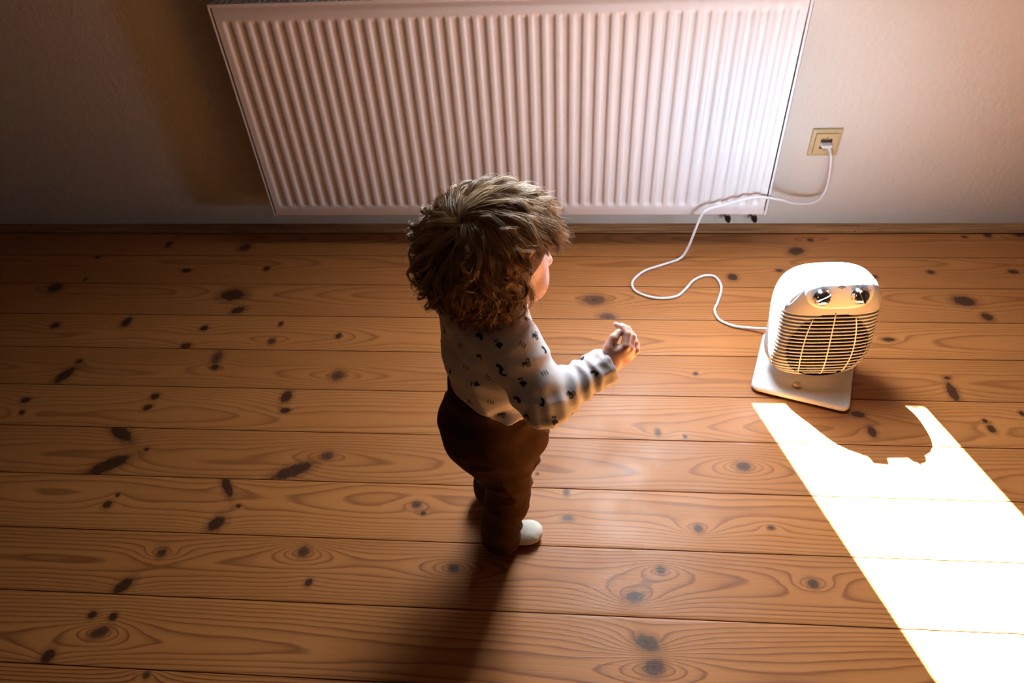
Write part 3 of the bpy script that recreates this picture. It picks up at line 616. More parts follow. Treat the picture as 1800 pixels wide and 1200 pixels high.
def surface_nets(fn, lo, hi, h):
    lo = np.array(lo); hi = np.array(hi); n = np.ceil((hi - lo) / h).astype(int) + 1
    gx = [lo[i] + h * np.arange(n[i]) for i in range(3)]
    Fv = np.empty(n, dtype=np.float64)
    Yg, Zg = np.meshgrid(gx[1], gx[2], indexing='ij')
    for i0 in range(0, n[0], 16):
        xs = gx[0][i0:i0 + 16]
        P = np.empty((len(xs), n[1], n[2], 3)); P[..., 0] = xs[:, None, None]; P[..., 1] = Yg; P[..., 2] = Zg
        Fv[i0:i0 + 16] = fn(P)
    Fv = np.where(np.abs(Fv) < 1e-9, 1e-9, Fv)
    m = n - 1; acc = np.zeros((*m, 3)); cnt = np.zeros(m)
    offs = [(0, 0), (1, 0), (0, 1), (1, 1)]
    for ax in range(3):
        o1, o2 = [k for k in range(3) if k != ax]
        for (p, q) in offs:
            s0 = [slice(0, m[k]) for k in range(3)]
            st = [0, 0, 0]; st[o1] = p; st[o2] = q
            sa = tuple(slice(st[k], st[k] + m[k]) for k in range(3)); st2 = list(st); st2[ax] += 1
            sb = tuple(slice(st2[k], st2[k] + m[k]) for k in range(3))
            A = Fv[sa]; B = Fv[sb]; cr = (A < 0) != (B < 0); t = np.where(cr, A / (A - B + 1e-30), 0)
            for k in range(3):
                acc[..., k] += np.where(cr, st[k] + (t if k == ax else 0), 0)
            cnt += cr
    act = cnt > 0; idx = -np.ones(m, dtype=np.int64); idx[act] = np.arange(act.sum())
    ii = np.argwhere(act); V = lo + h * (ii + acc[act] / cnt[act][:, None])
    Fs = []
    for ax in range(3):
        o1, o2 = (ax + 1) % 3, (ax + 2) % 3
        sl_a = [slice(0, m[k]) for k in range(3)]
        lo_ = [0, 0, 0]; lo_[o1] = 1; lo_[o2] = 1
        ra = tuple(slice(lo_[k], m[k]) if k != ax else slice(0, m[k]) for k in range(3))
        rb = tuple(slice(lo_[k], m[k]) if k != ax else slice(1, m[k] + 1) for k in range(3))
        A = Fv[ra]; B = Fv[rb]; cr = np.argwhere((A < 0) != (B < 0))
        if len(cr) == 0: continue
        base = cr + np.array(lo_); sign = Fv[tuple(base.T)] < 0
        e1 = np.zeros(3, int); e1[o1] = 1; e2 = np.zeros(3, int); e2[o2] = 1
        q = [idx[tuple((base - d).T)] for d in (e1 * 0, e1, e1 + e2, e2)]
        Q = np.stack(q, -1); Q[~sign] = Q[~sign][:, ::-1]; Fs.append(Q)
    Fs = np.concatenate(Fs); Fs = Fs[(Fs >= 0).all(1)]
    return V, Fs

def np_mesh(name, V, Fs, mats, parent=None, smooth=True, midx=None):
    me = bpy.data.meshes.new(name); me.vertices.add(len(V)); me.vertices.foreach_set('co', np.asarray(V, dtype=np.float32).ravel())
    k = Fs.shape[1]
    me.loops.add(Fs.size); me.loops.foreach_set('vertex_index', Fs.ravel().astype(np.int32))
    me.polygons.add(len(Fs)); me.polygons.foreach_set('loop_start', np.arange(0, Fs.size, k, dtype=np.int32)); me.polygons.foreach_set('loop_total', np.full(len(Fs), k, dtype=np.int32))
    for m_ in (mats if isinstance(mats, list) else [mats]): me.materials.append(m_)
    if midx is not None: me.polygons.foreach_set('material_index', midx.astype(np.int32))
    me.update(calc_edges=True); me.validate()
    if smooth: me.polygons.foreach_set('use_smooth', np.ones(len(me.polygons), dtype=bool))
    o = link(bpy.data.objects.new(name, me))
    if parent is not None: keep(o, parent)
    return o

# ---------------------------------------------------------------- the child
def nrm(v): v = np.array(v, float); return v / np.linalg.norm(v)
O = np.array([-.130, -1.070, 0.0])
tF = nrm((.82, .57, 0)); tR = nrm((.57, -.82, 0)); tZ = np.array([0, 0, 1.])
TA = [tF, tR, tZ]
def T(f, r, z): return O + tF * f + tR * r + tZ * z
hF0 = nrm((.90, .436, 0)); hR = nrm((.436, -.90, 0))
tilt = math.radians(12); hF = hF0 * math.cos(tilt) - tZ * math.sin(tilt); hZ = tZ * math.cos(tilt) + hF0 * math.sin(tilt)
HA = [hF, hR, hZ]; HC = np.array([-.118, -1.068, .700])
def Hp(f, r, z): return HC + hF * f + hR * r + hZ * z

SHR = T(-.004, .073, .572); ELR = np.array([-.042, -1.176, .503]); WRR = np.array([.046, -1.112, .512])
SHL = T(-.012, -.084, .575); ELL = T(.03, -.112, .475); WRL = T(.072, -.035, .43)
HIPR = T(-.012, .042, .31); KNR = np.array([-.118, -1.112, .17]); ANR = np.array([-.142, -1.112, .045])
HIPL = T(-.012, -.042, .31); KNL = np.array([-.105, -1.015, .175]); ANL = np.array([-.164, -1.008, .045])

def body_sdf(P):
    d = sd_ell(P, HC, (.083, .071, .078), HA)
    d = smin(d, sd_ell(P, Hp(.030, 0, -.030), (.058, .055, .058), HA), .02)
    for s in (1, -1):
        d = smin(d, sd_ell(P, Hp(.050, s * .030, -.045), (.032, .030, .028), HA), .015)
        d = smax(d, -sd_ell(P, Hp(.094, s * .026, -.012), (.016, .014, .009), HA), .010)       # eye sockets
        e = sd_ell(P, Hp(-.008, s * .071, -.022), (.016, .008, .023), HA)                       # ears
        e = smax(e, -sd_ell(P, Hp(-.004, s * .079, -.022), (.009, .006, .014), HA), .004); d = smin(d, e, .006)
    d = smin(d, sd_cap(P, Hp(.082, 0, -.010), Hp(.094, 0, -.030), .005, .0085), .010)           # nose
    for s in (1, -1): d = smin(d, sd_ell(P, Hp(.088, s * .007, -.032), (.006, .005, .0045), HA), .004)
    d = smin(d, sd_ell(P, Hp(.083, 0, -.0505), (.006, .014, .0032), HA), .004)
    d = smin(d, sd_ell(P, Hp(.081, 0, -.0575), (.007, .012, .0035), HA), .004)
    d = smax(d, -sd_ell(P, Hp(.090, 0, -.0540), (.006, .015, .0010), HA), .002)                 # mouth line
    d = smin(d, sd_ell(P, Hp(.064, 0, -.074), (.020, .020, .014), HA), .014)                    # chin
    d = smin(d, sd_cap(P, Hp(-.018, 0, -.050), T(-.004, 0, .575), .036, .037), .02)             # neck
    t = sd_ell(P, T(0, 0, .50), (.058, .070, .10), TA); t = smin(t, sd_ell(P, T(.006, 0, .40), (.066, .074, .09), TA), .03)
    t = smin(t, sd_cap(P, SHR * .8 + T(0, 0, .575) * .2, SHL * .8 + T(0, 0, .575) * .2, .027, .027), .03)
    t = smin(t, sd_ell(P, T(-.012, 0, .32), (.066, .078, .07), TA), .03)
    d = smin(d, t, .015)
    for a, b, c in ((SHR, ELR, WRR), (SHL, ELL, WRL)):
        d = smin(d, sd_chain(P, [a, b, a * 0 + b + (c - b) * .96], [.026, .021, .0155], .008), .012)
    for a, b, c in ((HIPR, KNR, ANR), (HIPL, KNL, ANL)):
        d = smin(d, sd_chain(P, [a, b, c], [.040, .030, .021], .01), .015)
    return d

def hand_frame(W_, D, side, up=(0, 0, 1)):
    D = nrm(D); U_ = np.array(up, float); U_ = nrm(U_ - D * (U_ @ D)); N_p = np.cross(U_, D) * side   # palm side
    return D, U_, N_p
def make_hand_sdf(W_, D, side, up, curl):
    D, U_, N_p = hand_frame(W_, D, side, up)
    Pn = lambda d, u, n: W_ + D * d + U_ * u + N_p * n
    segs = []
    for i, (u0, L) in enumerate(((.0150, .96), (.0052, 1.06), (-.0048, 1.0), (-.0140, .80))):
        b0 = Pn(.040 - .002 * abs(i - 1), u0, .001); p = b0; ang = 0; ch = [Pn(.018, u0 * .7, 0), b0]
        spread = (1.5 - i) * .15
        for k, (ln, da) in enumerate(zip((.0165, .0120, .0100), curl[i])):
            ang += math.radians(da); dirv = nrm(D * math.cos(ang) + N_p * math.sin(ang) + U_ * spread); p = p + dirv * ln * L; ch.append(p)
        segs.append((ch, [.0062, .0066, .0058, .0053, .0045]))
    th = [Pn(.006, .010, .003), Pn(.018, .0200, .0085), Pn(.030, .0245, .0150), Pn(.0395, .0225, .0200)]
    def f(P):
        palm = sd_ell(P, Pn(.022, 0.0005, .0), (.026, .0215, .0105), [D, U_, N_p])
        palm = smin(palm, sd_ell(P, Pn(.016, .011, .006), (.017, .009, .009), [D, U_, N_p]), .008)
        palm = smin(palm, sd_cap(P, Pn(-.030, 0, 0), Pn(.006, 0, 0), .0150, .0155), .008)
        d = palm
        fing = None
        for ch, rs in segs:
            g = sd_chain(P, ch, rs, .0012); fing = g if fing is None else np.minimum(fing, g)
        g = sd_chain(P, th, [.0085, .0078, .0064, .0052], .002); d = smin(d, g, .004)
        return smin(d, fing, .0022)
    return f

Vb, Fb = surface_nets(body_sdf, (-.30, -1.27, .02), (.12, -.88, .80), .0034)
hr0 = make_hand_sdf(WRR, (.78, .34, .36), 1, (-.42, -.34, .8), ((50, 44, 26), (44, 42, 26), (34, 40, 26), (22, 36, 26)))
hr = lambda P: hr0((P - WRR) / 1.12 + WRR) * 1.12
V1, F1 = surface_nets(hr, WRR - .045, WRR + .085, .0011)
hl = make_hand_sdf(WRL, (.45, -.75, -.3), -1, (.2, .2, .95), ((30, 40, 25), (35, 40, 25), (35, 40, 25), (35, 40, 25)))
V2, F2 = surface_nets(hl, WRL - .05, WRL + .08, .0016)
Va = np.concatenate([Vb, V1, V2]); Fa = np.concatenate([Fb, F1 + len(Vb), F2 + len(Vb) + len(V1)])
me_o = np_mesh('person', Va - O, Fa, M_SKIN); me_o.location = Vector(O)
person = me_o
tag(person, 'toddler with curly blond hair in patterned white top and brown trousers, standing on the floorboards', 'person')
bpy.context.view_layer.update()
def bake_child(o):
    o.parent = person; o.matrix_parent_inverse = Matrix.Translation(-Vector(O)); return o
# eyes
for s in (1, -1):
    c = Hp(.0665, s * .0255, -.012); mb = MB(); R_ = .0125; rg = []
    for i in range(13):
        ph = math.pi * i / 12; rg.append([Vector(c + hF * (R_ * math.cos(ph)) + (hR * math.cos(t) + hZ * math.sin(t)) * (R_ * math.sin(ph) + 1e-5)) for t in np.linspace(0, 2 * math.pi, 24, endpoint=False)])
    mb.loft(rg[3:], cap=False); mb.loft(rg[:4], cap=False, mi=1); bake_child(mb.build('eye', [M_EYEW, M_IRIS], None, smooth=True))

# ---- shirt
def wr(P, s, seed): return vnoise(P[..., 0] * s + P[..., 2] * s * .35 + seed, P[..., 2] * s * 1.3 + P[..., 1] * s * .8, seed)
def shirt_sdf(P):
    q = (P - O); f = q @ tF; r = q @ tR; z = P[..., 2]
    d = sd_ell(P, T(-.002, 0, .515), (.069, .080, .11), TA)
    d = smin(d, sd_ell(P, T(.004, 0, .445), (.080, .084, .085), TA), .03)
    d = smin(d, sd_ell(P, T(.000, 0, .405), (.084, .090, .05), TA), .03)
    d = smin(d, sd_cap(P, T(-.004, .052, .580), T(-.004, -.052, .580), .036, .036), .035)
    d = smin(d, sd_cap(P, T(-.004, 0, .585), T(-.004, 0, .605), .050, .042), .02)
    wrk = .0036 * np.sin((z - .35 * r - .15 * f) * 95 + 2.5 * wr(P, 14, 3)) * np.clip((.53 - z) / .12, 0, 1) + .0022 * wr(P, 34, 8) + .0042 * (np.abs(wr(P, 17, 5)) - .3)
    d = d + wrk
    # deep fold from armpit towards the spine, and fabric bunched above the hem
    d = d + .006 * np.exp(-(((z - .425) - .12 * r) / .009) ** 2) * np.clip(r / .05 + .6, 0, 1)
    for a, b, c, sg in ((SHR, ELR, WRR, 1), (SHL, ELL, WRL, -1)):
        e = b + (c - b) * .90
        up = sd_cap(P, a, b, .0425, .0355)
        ax = nrm(b - a); tt = (P - a) @ ax
        up = up + (.0024 * np.sin(tt * 150 + 3 * wr(P, 20, 4)) + .003 * (np.abs(wr(P, 24, 14)) - .3)) * np.clip(tt / .08, 0, 1)
        fo = sd_cap(P, b, e, .0315, .0225); ax2 = nrm(e - b); t2 = (P - b) @ ax2
        side_ = (P - b) @ nrm(np.cross(ax2, tZ))
        fo = fo + .0021 * np.sin(t2 * 270 + side_ * 60 + 2.2 * wr(P, 26, 6))
        cuff = sd_cap(P, e - ax2 * .006, e + ax2 * .010, .0235, .0245) + .0012 * np.sin(np.arctan2((P - e) @ tZ, side_) * 9)
        arm = smin(smin(up, fo, .014), cuff, .004)
        arm = smax(arm, ((P - e) @ ax2) - .011, .002)
        arm = smax(arm, -sd_cap(P, e - ax2 * .002, e + ax2 * .04, .0190, .0215), .002)
        d = smin(d, arm, .010)
    hz_ = .419 + .62 * ((-.122 - P[..., 0]) + np.sqrt((-.122 - P[..., 0]) ** 2 + .03 ** 2)) / 2
    d = d - .0005 + .0042 * (.0 - 1 / (1 + np.exp(-(z - hz_ - .026 - .010 * wr(P, 9, 4)) / .0016)))      # cloth hangs over a fold above the hem
    d = d + .0032 * np.exp(-((r - .066 + .15 * (z - .56)) / .0035) ** 2) * np.clip((z - .515) / .02, 0, 1)    # armhole seam
    # neck opening and hem
    nk = sd_ell(P, T(.004, 0, .640), (.056, .054, .040), TA); d = smax(d, -nk, .003)
    xx_ = -.122 - P[..., 0]; hemz = .419 + .62 * (xx_ + np.sqrt(xx_ ** 2 + .03 ** 2)) / 2 + .004 * np.sin(np.arctan2(r, f) * 5 + 1)
    d = smax(d, hemz - z, .003)
    d = smax(d, -(sd_ell(P, T(-.006, 0, .385), (.078, .083, .012), TA)), .002)
    return d
Vs, Fs_ = surface_nets(shirt_sdf, (-.28, -1.24, .36), (.09, -.90, .65), .0022)
bvh = BVHTree.FromPolygons([tuple(v) for v in Vs], [tuple(int(i) for i in f) for f in Fs_])
# printed motifs: little vehicles, crescents and groups of dashes, lying on the cloth
def disc(x, y, r, n=14): return [(x + r * math.cos(2 * math.pi * k / n), y + r * math.sin(2 * math.pi * k / n)) for k in range(n)]
def ringp(x, y, r, w, n=14):
    return [[(x + r * math.cos(a), y + r * math.sin(a)), (x + r * math.cos(b), y + r * math.sin(b)), (x + (r - w) * math.cos(b), y + (r - w) * math.sin(b)), (x + (r - w) * math.cos(a), y + (r - w) * math.sin(a))] for a, b in ((2 * math.pi * k / n, 2 * math.pi * (k + 1) / n) for k in range(n))]
MOT = {
 'tractor': ringp(-3.4, -2.4, 3.4, 1.2) + ringp(4.2, -3.6, 2.2, .9) + [disc(-3.4, -2.4, 1.0), disc(4.2, -3.6, .6), [(-1, -2.5), (2.4, -2.5), (6, -1.6), (6, .9), (1.2, 1.6), (-1, 1.6)], [(-5.2, 1.2), (.8, 1.2), (.8, 2.2), (-5.2, 2.2)], [(-4.8, 2.2), (-3.9, 2.2), (-3.4, 5.4), (-4.4, 5.4)], [(-.2, 2.2), (.6, 2.2), (.3, 5.4), (-.6, 5.4)], [(-5, 5.2), (1, 5.2), (.6, 6.3), (-4.6, 6.3)]],
 'digger': [[(-6, -3.6), (2.4, -3.6), (3.2, -2.4), (2.4, -1.0), (-6, -1.0), (-6.8, -2.3)], [(-5.6, -1), (1.4, -1), (1.4, 2.4), (-1.2, 4.6), (-5.6, 4.6)], [(1.4, .4), (5.2, 5.2), (6.2, 4.6), (2.6, -.4)], [(5.2, 5.2), (7.6, 1.2), (6.4, .6), (4.6, 4.2)], disc(7, -.2, 1.5, 8)],
 'crescent': [[(6 * math.cos(a) , 6 * math.sin(a)), (6 * math.cos(b), 6 * math.sin(b)), (4.0 * math.cos(b) + 1.7, 4.0 * math.sin(b)), (4.0 * math.cos(a) + 1.7, 4.0 * math.sin(a))] for a, b in ((math.radians(95 + 17 * k), math.radians(95 + 17 * (k + 1))) for k in range(10))] + [disc(-4.1, -3.6, 2.4, 10)],
 'dashes': [[(-6 + 4.2 * k, -3.5), (-4.8 + 4.2 * k, -3.5), (-3.2 + 4.2 * k, 3.5), (-4.4 + 4.2 * k, 3.5)] for k in range(3)],
 'car': [[(-7, -2), (7, -2), (7.2, .6), (4.2, 1.2), (2.0, 4), (-4, 4), (-6, 1.2), (-7.2, .8)], disc(-4, -2.4, 2.1, 12), disc(4, -2.4, 2.1, 12)],
}
PV = []; PF = []
def put_print(hit, n, kind, rot, sc=.001):
    n = Vector(n).normalized(); a = n.cross(Vector((0, 0, 1)));
    if a.length < .2: a = n.cross(Vector((1, 0, 0)))
    a.normalize(); b = n.cross(a)
    b = b if b.z > 0 else -b
    c, s = math.cos(rot), math.sin(rot)
    for pl_ in MOT[kind]:
        # small fan of triangles, every vertex dropped on the cloth
        cxm = sum(p[0] for p in pl_) / len(pl_); cym = sum(p[1] for p in pl_) / len(pl_); pts = [(cxm, cym)]
        m_ = []
        for k in range(len(pl_)):
            p, q = pl_[k], pl_[(k + 1) % len(pl_)]; m_ += [p, ((p[0] + q[0]) / 2, (p[1] + q[1]) / 2)]
        pts += [((p[0] + cxm) / 2, (p[1] + cym) / 2) for p in m_] + m_
        base = len(PV); ok = True; buf = []
        for (x, y) in pts:
            x, y = (x * c - y * s) * sc, (x * s + y * c) * sc; st = hit + a * x + b * y + n * .02
            h, nn, _, _ = bvh.ray_cast(st, -n, .05)
            if h is None: ok = False; break
            buf.append(h + nn * (.0005 if nn.dot(n) > 0 else -.0005))
        if not ok: continue
        PV.extend([tuple(v) for v in buf]); k = len(m_)
        for j in range(k):
            j2 = (j + 1) % k; PF.append((base, base + 1 + j, base + 1 + j2, base)); PF.append((base + 1 + j, base + 1 + k + j, base + 1 + k + j2, base + 1 + j2))
PIX = [(924, 559, 'tractor', .7), (941, 589, 'tractor', 1.2), (925, 638, 'tractor', 0.2), (907, 565, 'dashes', .5), (918, 605, 'dashes', 1.1), (955, 615, 'crescent', 0.5), (879, 646, 'car', .9), (885, 655, 'crescent', 2), (876, 605, 'digger', .4), (844, 626, 'car', .1), (808, 607, 'dashes', 2.6), (819, 645, 'dashes', .2), (836, 675, 'digger', -.4), (858, 662, 'dashes', 1.0), (790, 650, 'crescent', .4), (781, 580, 'car', 1.4), (843, 590, 'car', .2), (883, 727, 'tractor', .3), (909, 701, 'car', .3), (918, 672, 'digger', .8), (950, 706, 'crescent', .3), (925, 730, 'tractor', -.3), (1003, 692, 'tractor', 1.1), (1043, 658, 'crescent', -.9), (957, 655, 'dashes', .3), (975, 740, 'digger', 1.4), (862, 706, 'dashes', .5), (1060, 684, 'dashes', .2), (815, 560, 'digger', .6)]
used_hits = []
for (x, y, k, r_) in PIX:
    d = (cf + cx * ((x - 900) / F_PX) - cu * ((y - 600) / F_PX)).normalized(); h, n, i_, _ = bvh.ray_cast(CAM, d, 5)
    if h is None: continue
    if n.dot(d) > 0: n = -n
    put_print(h, n, k, r_); used_hits.append(h)
kinds = list(MOT); cen = [Vector(Vs[f].mean(0)) for f in Fs_[::11]]; r4 = random.Random(5); r4.shuffle(cen)
for c_ in cen:   # the rest of the cloth, away from the camera side
    if min((c_ - h).length for h in used_hits) < .032: continue
    h, n, _, _ = bvh.find_nearest(c_)
    if (CAM - h).normalized().dot(n if n.dot(h - Vector(T(0, 0, .5))) > 0 else -n) > .12: continue
    n = n if n.dot(h - Vector(T(0, 0, h.z))) > 0 or h.x > 0 else -n
    put_print(h, n, r4.choice(kinds), r4.uniform(0, 6.28)); used_hits.append(h)
# triangles stored as quads: rebuild as from_pydata
quads = [tuple(int(i) for i in f) for f in Fs_]; nb = len(Vs)
tris = [tuple(dict.fromkeys(i + nb for i in f)) for f in PF]
shirt = mesh_obj('shirt', [tuple(v) for v in Vs] + PV, quads + tris, [M_SHIRT, M_PRINT], None, True, [0] * len(quads) + [1] * len(tris))
bake_child(shirt)
# neckband
mb = MB(); pts = []
for t in np.linspace(0, 2 * math.pi, 49):
    f_, r_ = .047 * math.cos(t) + .004, .046 * math.sin(t); q = T(f_, r_, .66); h, n, _, _ = bvh.ray_cast(Vector(T(f_ * 1.06, r_ * 1.06, .66)), Vector((0, 0, -1)), .2)
    pts.append(Vector(T(f_, r_, (h.z if h else .61) + .001)))
zs_ = [p.z for p in pts]; zs_ = [(zs_[(i - 1) % 48] + zs_[i % 48] + zs_[(i + 1) % 48] + zs_[(i + 2) % 48] + zs_[(i - 2) % 48]) / 5 for i in range(49)]
mb.tube([Vector((p.x, p.y, z)) for p, z in zip(pts, zs_)], .0042, 8); col_ = mb.build('neckband', M_SHIRT, None, smooth=True); keep_p = col_
col_.parent = shirt; col_.matrix_parent_inverse = Matrix.Identity(4)
col_.matrix_parent_inverse = (Matrix.Translation(Vector(O)) @ Matrix.Translation(-Vector(O))).inverted()

# ---- trousers
def trou_sdf(P):
    q = (P - O); f = q @ tF; r = q @ tR; z = P[..., 2]
    d = sd_ell(P, T(-.014, 0, .335), (.090, .092, .085), TA)
    d = smin(d, sd_ell(P, T(-.004, 0, .385), (.074, .079, .045), TA), .02); d = smin(d, sd_ell(P, T(-.012, -.004, .43), (.068, .074, .055), TA), .02)
    d = smin(d, sd_ell(P, T(-.035, .0, .290), (.062, .072, .050), TA), .02)
    legs = None
    for h_, k, a in ((HIPR, KNR, ANR), (HIPL, KNL, ANL)):
        l = sd_chain(P, [h_, k, a], [.056, .043, .037], .012); ax = nrm(a - k); t = (P - k) @ ax
        l = l + .0016 * np.sin(z * 75 + 3 * wr(P, 9, 7) + r * 20) * np.clip((.24 - z) / .1, 0, 1)
        cuff = sd_cap(P, a + np.array([0, 0, .012]), a + np.array([0, 0, -.010]), .0385, .040); l = smin(l, cuff, .003)
        legs = l if legs is None else np.minimum(legs, l)
    legs = smax(legs, .018 - z, .004)
    d = smin(d, legs, .02)
    # bulge at the right hip, shaped to give the shadow contour there
    d = smin(d, sd_ell(P, T(.018, .074, .335), (.040, .016, .045), TA), .006)
    d = d + .0045 * wr(P, 11, 9) + .0055 * (np.abs(wr(P, 22, 2)) - .3)
    xx_ = -.122 - P[..., 0]; d = smax(d, z - (.419 + .62 * (xx_ + np.sqrt(xx_ ** 2 + .03 ** 2)) / 2), .004)
    return d
Vt, Ft = surface_nets(trou_sdf, (-.28, -1.22, .01), (.02, -.90, .49), .0028)
trousers = np_mesh('trousers', Vt, Ft, M_TROU); bake_child(trousers)

# ---- socks
for (a, toe) in ((ANR, np.array([-.078, -1.092, .0175])), (ANL, np.array([-.137, -.948, .0175]))):
    heel = np.array([a[0], a[1], .021]) - .004 * nrm(toe - np.array([a[0], a[1], .0175]))
    fd = nrm(toe - heel); fr_ = np.cross(fd, tZ)
    def sk(P):
        d = sd_cap(P, heel + np.array([0, 0, .05]), heel, .021, .0205)
        d = smin(d, sd_cap(P, heel, toe, .0205, .0185), .01)
        d = smin(d, sd_ell(P, toe - fd * .012, (.030, .0265, .0175), [fd, fr_, tZ]), .01)
        d = smin(d, sd_cap(P, heel + np.array([0, 0, .035]), toe - fd * .02, .018, .012), .014)
        d = d + .0007 * vnoise(P[..., 0] * 90, P[..., 1] * 90 + P[..., 2] * 60, 3)
        return smax(d, .0006 - P[..., 2], .002)
    c = (heel + toe) / 2; Vk, Fk = surface_nets(sk, (c[0] - .08, c[1] - .06, -.004), (c[0] + .08, c[1] + .06, .085), .0016)
    bake_child(np_mesh('sock', Vk, Fk, M_SOCKW))

# ---- hair: a close under-layer plus clumped curly locks
def cap_sdf(P):
    d = sd_ell(P, HC, (.0846, .0725, .0795), HA)
    d = smin(d, sd_ell(P, Hp(-.040, 0, -.045), (.050, .062, .045), HA), .03)
    face = sd_ell(P, Hp(.085, 0, -.045), (.075, .075, .078), HA)
    d = smax(d, -face, .01)
    q = P - HC; hh = q @ hZ; ff = q @ hF
    d = smax(d, -(hh + .085), .008)
    n = vnoise((q @ hR) * 55 + hh * 22, ff * 48, 3)
    return d + .0012 * n
Vc, Fcp = surface_nets(cap_sdf, HC - .13, HC + .12, .003)
CAPN = len(Vc)
r5 = np.random.default_rng(21)
crown = np.array([-.67, .24, .70]); crown /= np.linalg.norm(crown)      # in head axes (f, r, z)
def ellr(d, R=(.0855, .0735, .0805)):    # radius of the scalp along unit direction d
    return 1 / np.sqrt((d[0] / R[0]) ** 2 + (d[1] / R[1]) ** 2 + (d[2] / R[2]) ** 2)
guides = []; crown_ = crown.copy()
tries = 0
NG = 640
while len(guides) < NG and tries < 20000:
    tries += 1
    d = r5.normal(size=3); d /= np.linalg.norm(d)
    if d[2] < -.62: continue
    if len(guides) < 90: d[2] = abs(d[2]) + .9; d /= np.linalg.norm(d)
    elif len(guides) < 150: d = d * (.10 if len(guides) < 115 else .5) + crown_; d /= np.linalg.norm(d)
    if d[0] > .28 and d[2] < .42: continue                 # face
    if d[0] > .05 and d[2] < -.15 and abs(d[1]) < .99 : continue
    guides.append(d)
down = np.array([math.sin(tilt) * 1.0, 0, -math.cos(tilt)])   # world down in head axes (approximately)
down = np.array([hF @ -tZ, hR @ -tZ, hZ @ -tZ])
HV = []; HF_ = []; TONE = []; vb = 0
NSEG = 20
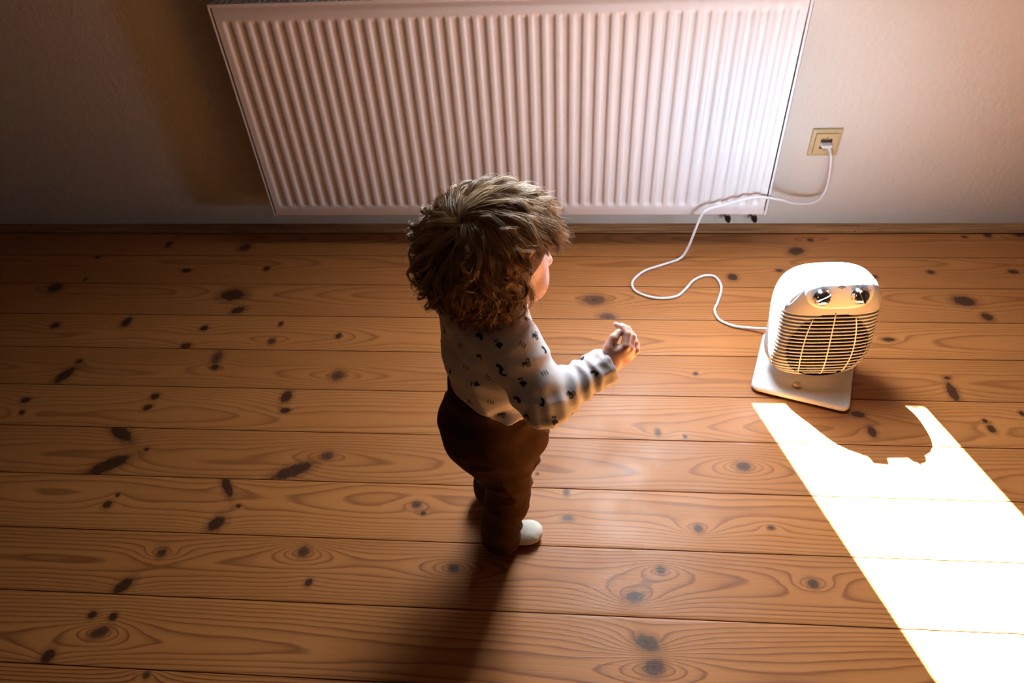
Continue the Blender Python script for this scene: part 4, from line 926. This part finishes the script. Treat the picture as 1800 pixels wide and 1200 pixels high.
for gi, d0 in enumerate(guides):
    top = max(0, d0[2])
    L = r5.uniform(.085, .125) * (.85 + .25 * top); lift = r5.uniform(.010, .020) * (.55 if d0[2] > .45 else 1)
    amp = r5.uniform(.007, .0150) * (1.15 if d0[2] < .45 else .75); wl = r5.uniform(.034, .050) if d0[2] < .35 else r5.uniform(.060, .090); ph0 = r5.uniform(0, 6.28); hand_ = 1 if r5.random() < .5 else -1
    curly = gi > 520 and d0[2] < .75
    if curly: amp = r5.uniform(.009, .013); wl = r5.uniform(.024, .034); lift += .006; L *= 1.12
    if d0[0] > .15: L *= .56; lift += .004; amp *= 1.1
    p = d0 * (ellr(d0) + .001); pts = [p]; ds = L / NSEG; swirl = .55
    tprev = None
    for k in range(NSEG):
        dn = p / np.linalg.norm(p); s = (k + 1) / NSEG
        away = dn - crown * (dn @ crown); n_ = np.linalg.norm(away)
        rad_ = away if n_ > 1e-3 else r5.normal(size=3)
        # direction on the surface leading away from the crown, with a whorl
        tdir = -(crown - dn * (dn @ crown)); tdir /= (np.linalg.norm(tdir) + 1e-6)
        tdir = tdir + swirl * np.cross(dn, tdir) * np.clip(1.2 - n_, 0, 1)
        g = down * (.25 + .9 * s) * (1.0 if dn[2] < .75 else .35)
        v = tdir * 1.0 + g
        v = v - dn * (v @ dn) * (1 if s < .75 else .55); v /= np.linalg.norm(v)
        if tprev is not None: v = v * .55 + tprev * .45; v /= np.linalg.norm(v)
        tprev = v; p = p + v * ds
        dn = p / np.linalg.norm(p); want = ellr(dn) + .003 + lift * math.sin(min(1, s * 1.5) * math.pi / 2); cur = np.linalg.norm(p)
        p = dn * (cur + (want - cur) * (.6 if cur < want else .22)); pts.append(p)
    G_ = np.array(pts)
    # curl added around the guide
    tn = np.gradient(G_, axis=0); tn /= np.linalg.norm(tn, axis=1)[:, None]; on = G_ / np.linalg.norm(G_, axis=1)[:, None]
    sd_ = np.cross(tn, on); s_ = np.linspace(0, 1, len(G_))
    A_s = amp * np.clip((s_ - .15) / .85, 0, 1) ** (.7 if curly else 1.2); phs = ph0 + hand_ * 2 * math.pi * s_ * L / wl
    G_ = G_ + (sd_ * np.cos(phs)[:, None] + on * (np.sin(phs) * .8 + .5)[:, None]) * A_s[:, None]
    q_ = G_ / np.array((.0855, .0735, .0805)); infa = (q_[:, 0] > .30) & (q_[:, 2] < .34) & (np.abs(q_[:, 1]) < 1.6)
    if infa.any():
        n_ok = int(np.argmax(infa))
        if n_ok < 7: continue
        G_ = G_[:n_ok]; sd_ = sd_[:n_ok]; on = on[:n_ok]; s_ = np.linspace(0, 1, n_ok)
    tone = np.clip(r5.normal(.38, .20) + .32 * top + .18 * curly, 0.02, .95)  # paler towards the top: skylight on the hair put into its tone
    nc = int(r5.integers(30, 48)); w0 = r5.uniform(.0060, .0095) * (.5 if curly else 1)
    for c in range(nc):
        a_, rr0 = r5.uniform(0, 6.28), math.sqrt(r5.random()); o1, o2 = math.cos(a_) * rr0, math.sin(a_) * rr0
        wdt = w0 * (1 - .72 * s_ ** .8) * (1 + .25 * np.sin(s_ * 5 + c))
        fly = r5.normal(size=2) * (.0012 if r5.random() < .9 else .006)
        q = G_ + sd_ * (o1 * wdt)[:, None] + on * (abs(o2) * wdt * .45)[:, None] + (sd_ * fly[0] + on * abs(fly[1])) * (s_ ** 2)[:, None] * 1.6
        Ls = r5.uniform(.78, 1.0); m_ = min(len(G_), max(6, int(len(G_) * Ls))); q = q[:m_]
        W_ = HC + q @ np.array(HA)
        r_ = .00046 * (1 - .75 * np.linspace(0, 1, m_) ** 2)
        tt = np.gradient(W_, axis=0); tt /= np.linalg.norm(tt, axis=1)[:, None]
        aa = np.cross(tt, np.array([.3, .5, .81])); aa /= np.linalg.norm(aa, axis=1)[:, None] + 1e-9; bb = np.cross(tt, aa)
        for k in range(3):
            ca, sa_ = math.cos(2.0944 * k), math.sin(2.0944 * k); HV.append(W_ + (aa * ca + bb * sa_) * r_[:, None])
        i0 = vb + np.arange(m_ - 1)
        for k in range(3):
            k2 = (k + 1) % 3; HF_.append(np.stack([i0 + k * m_, i0 + k * m_ + 1, i0 + k2 * m_ + 1, i0 + k2 * m_], -1))
        TONE.append(np.full(3 * m_, np.clip(tone + r5.normal() * .10, .1, 1))); vb += 3 * m_
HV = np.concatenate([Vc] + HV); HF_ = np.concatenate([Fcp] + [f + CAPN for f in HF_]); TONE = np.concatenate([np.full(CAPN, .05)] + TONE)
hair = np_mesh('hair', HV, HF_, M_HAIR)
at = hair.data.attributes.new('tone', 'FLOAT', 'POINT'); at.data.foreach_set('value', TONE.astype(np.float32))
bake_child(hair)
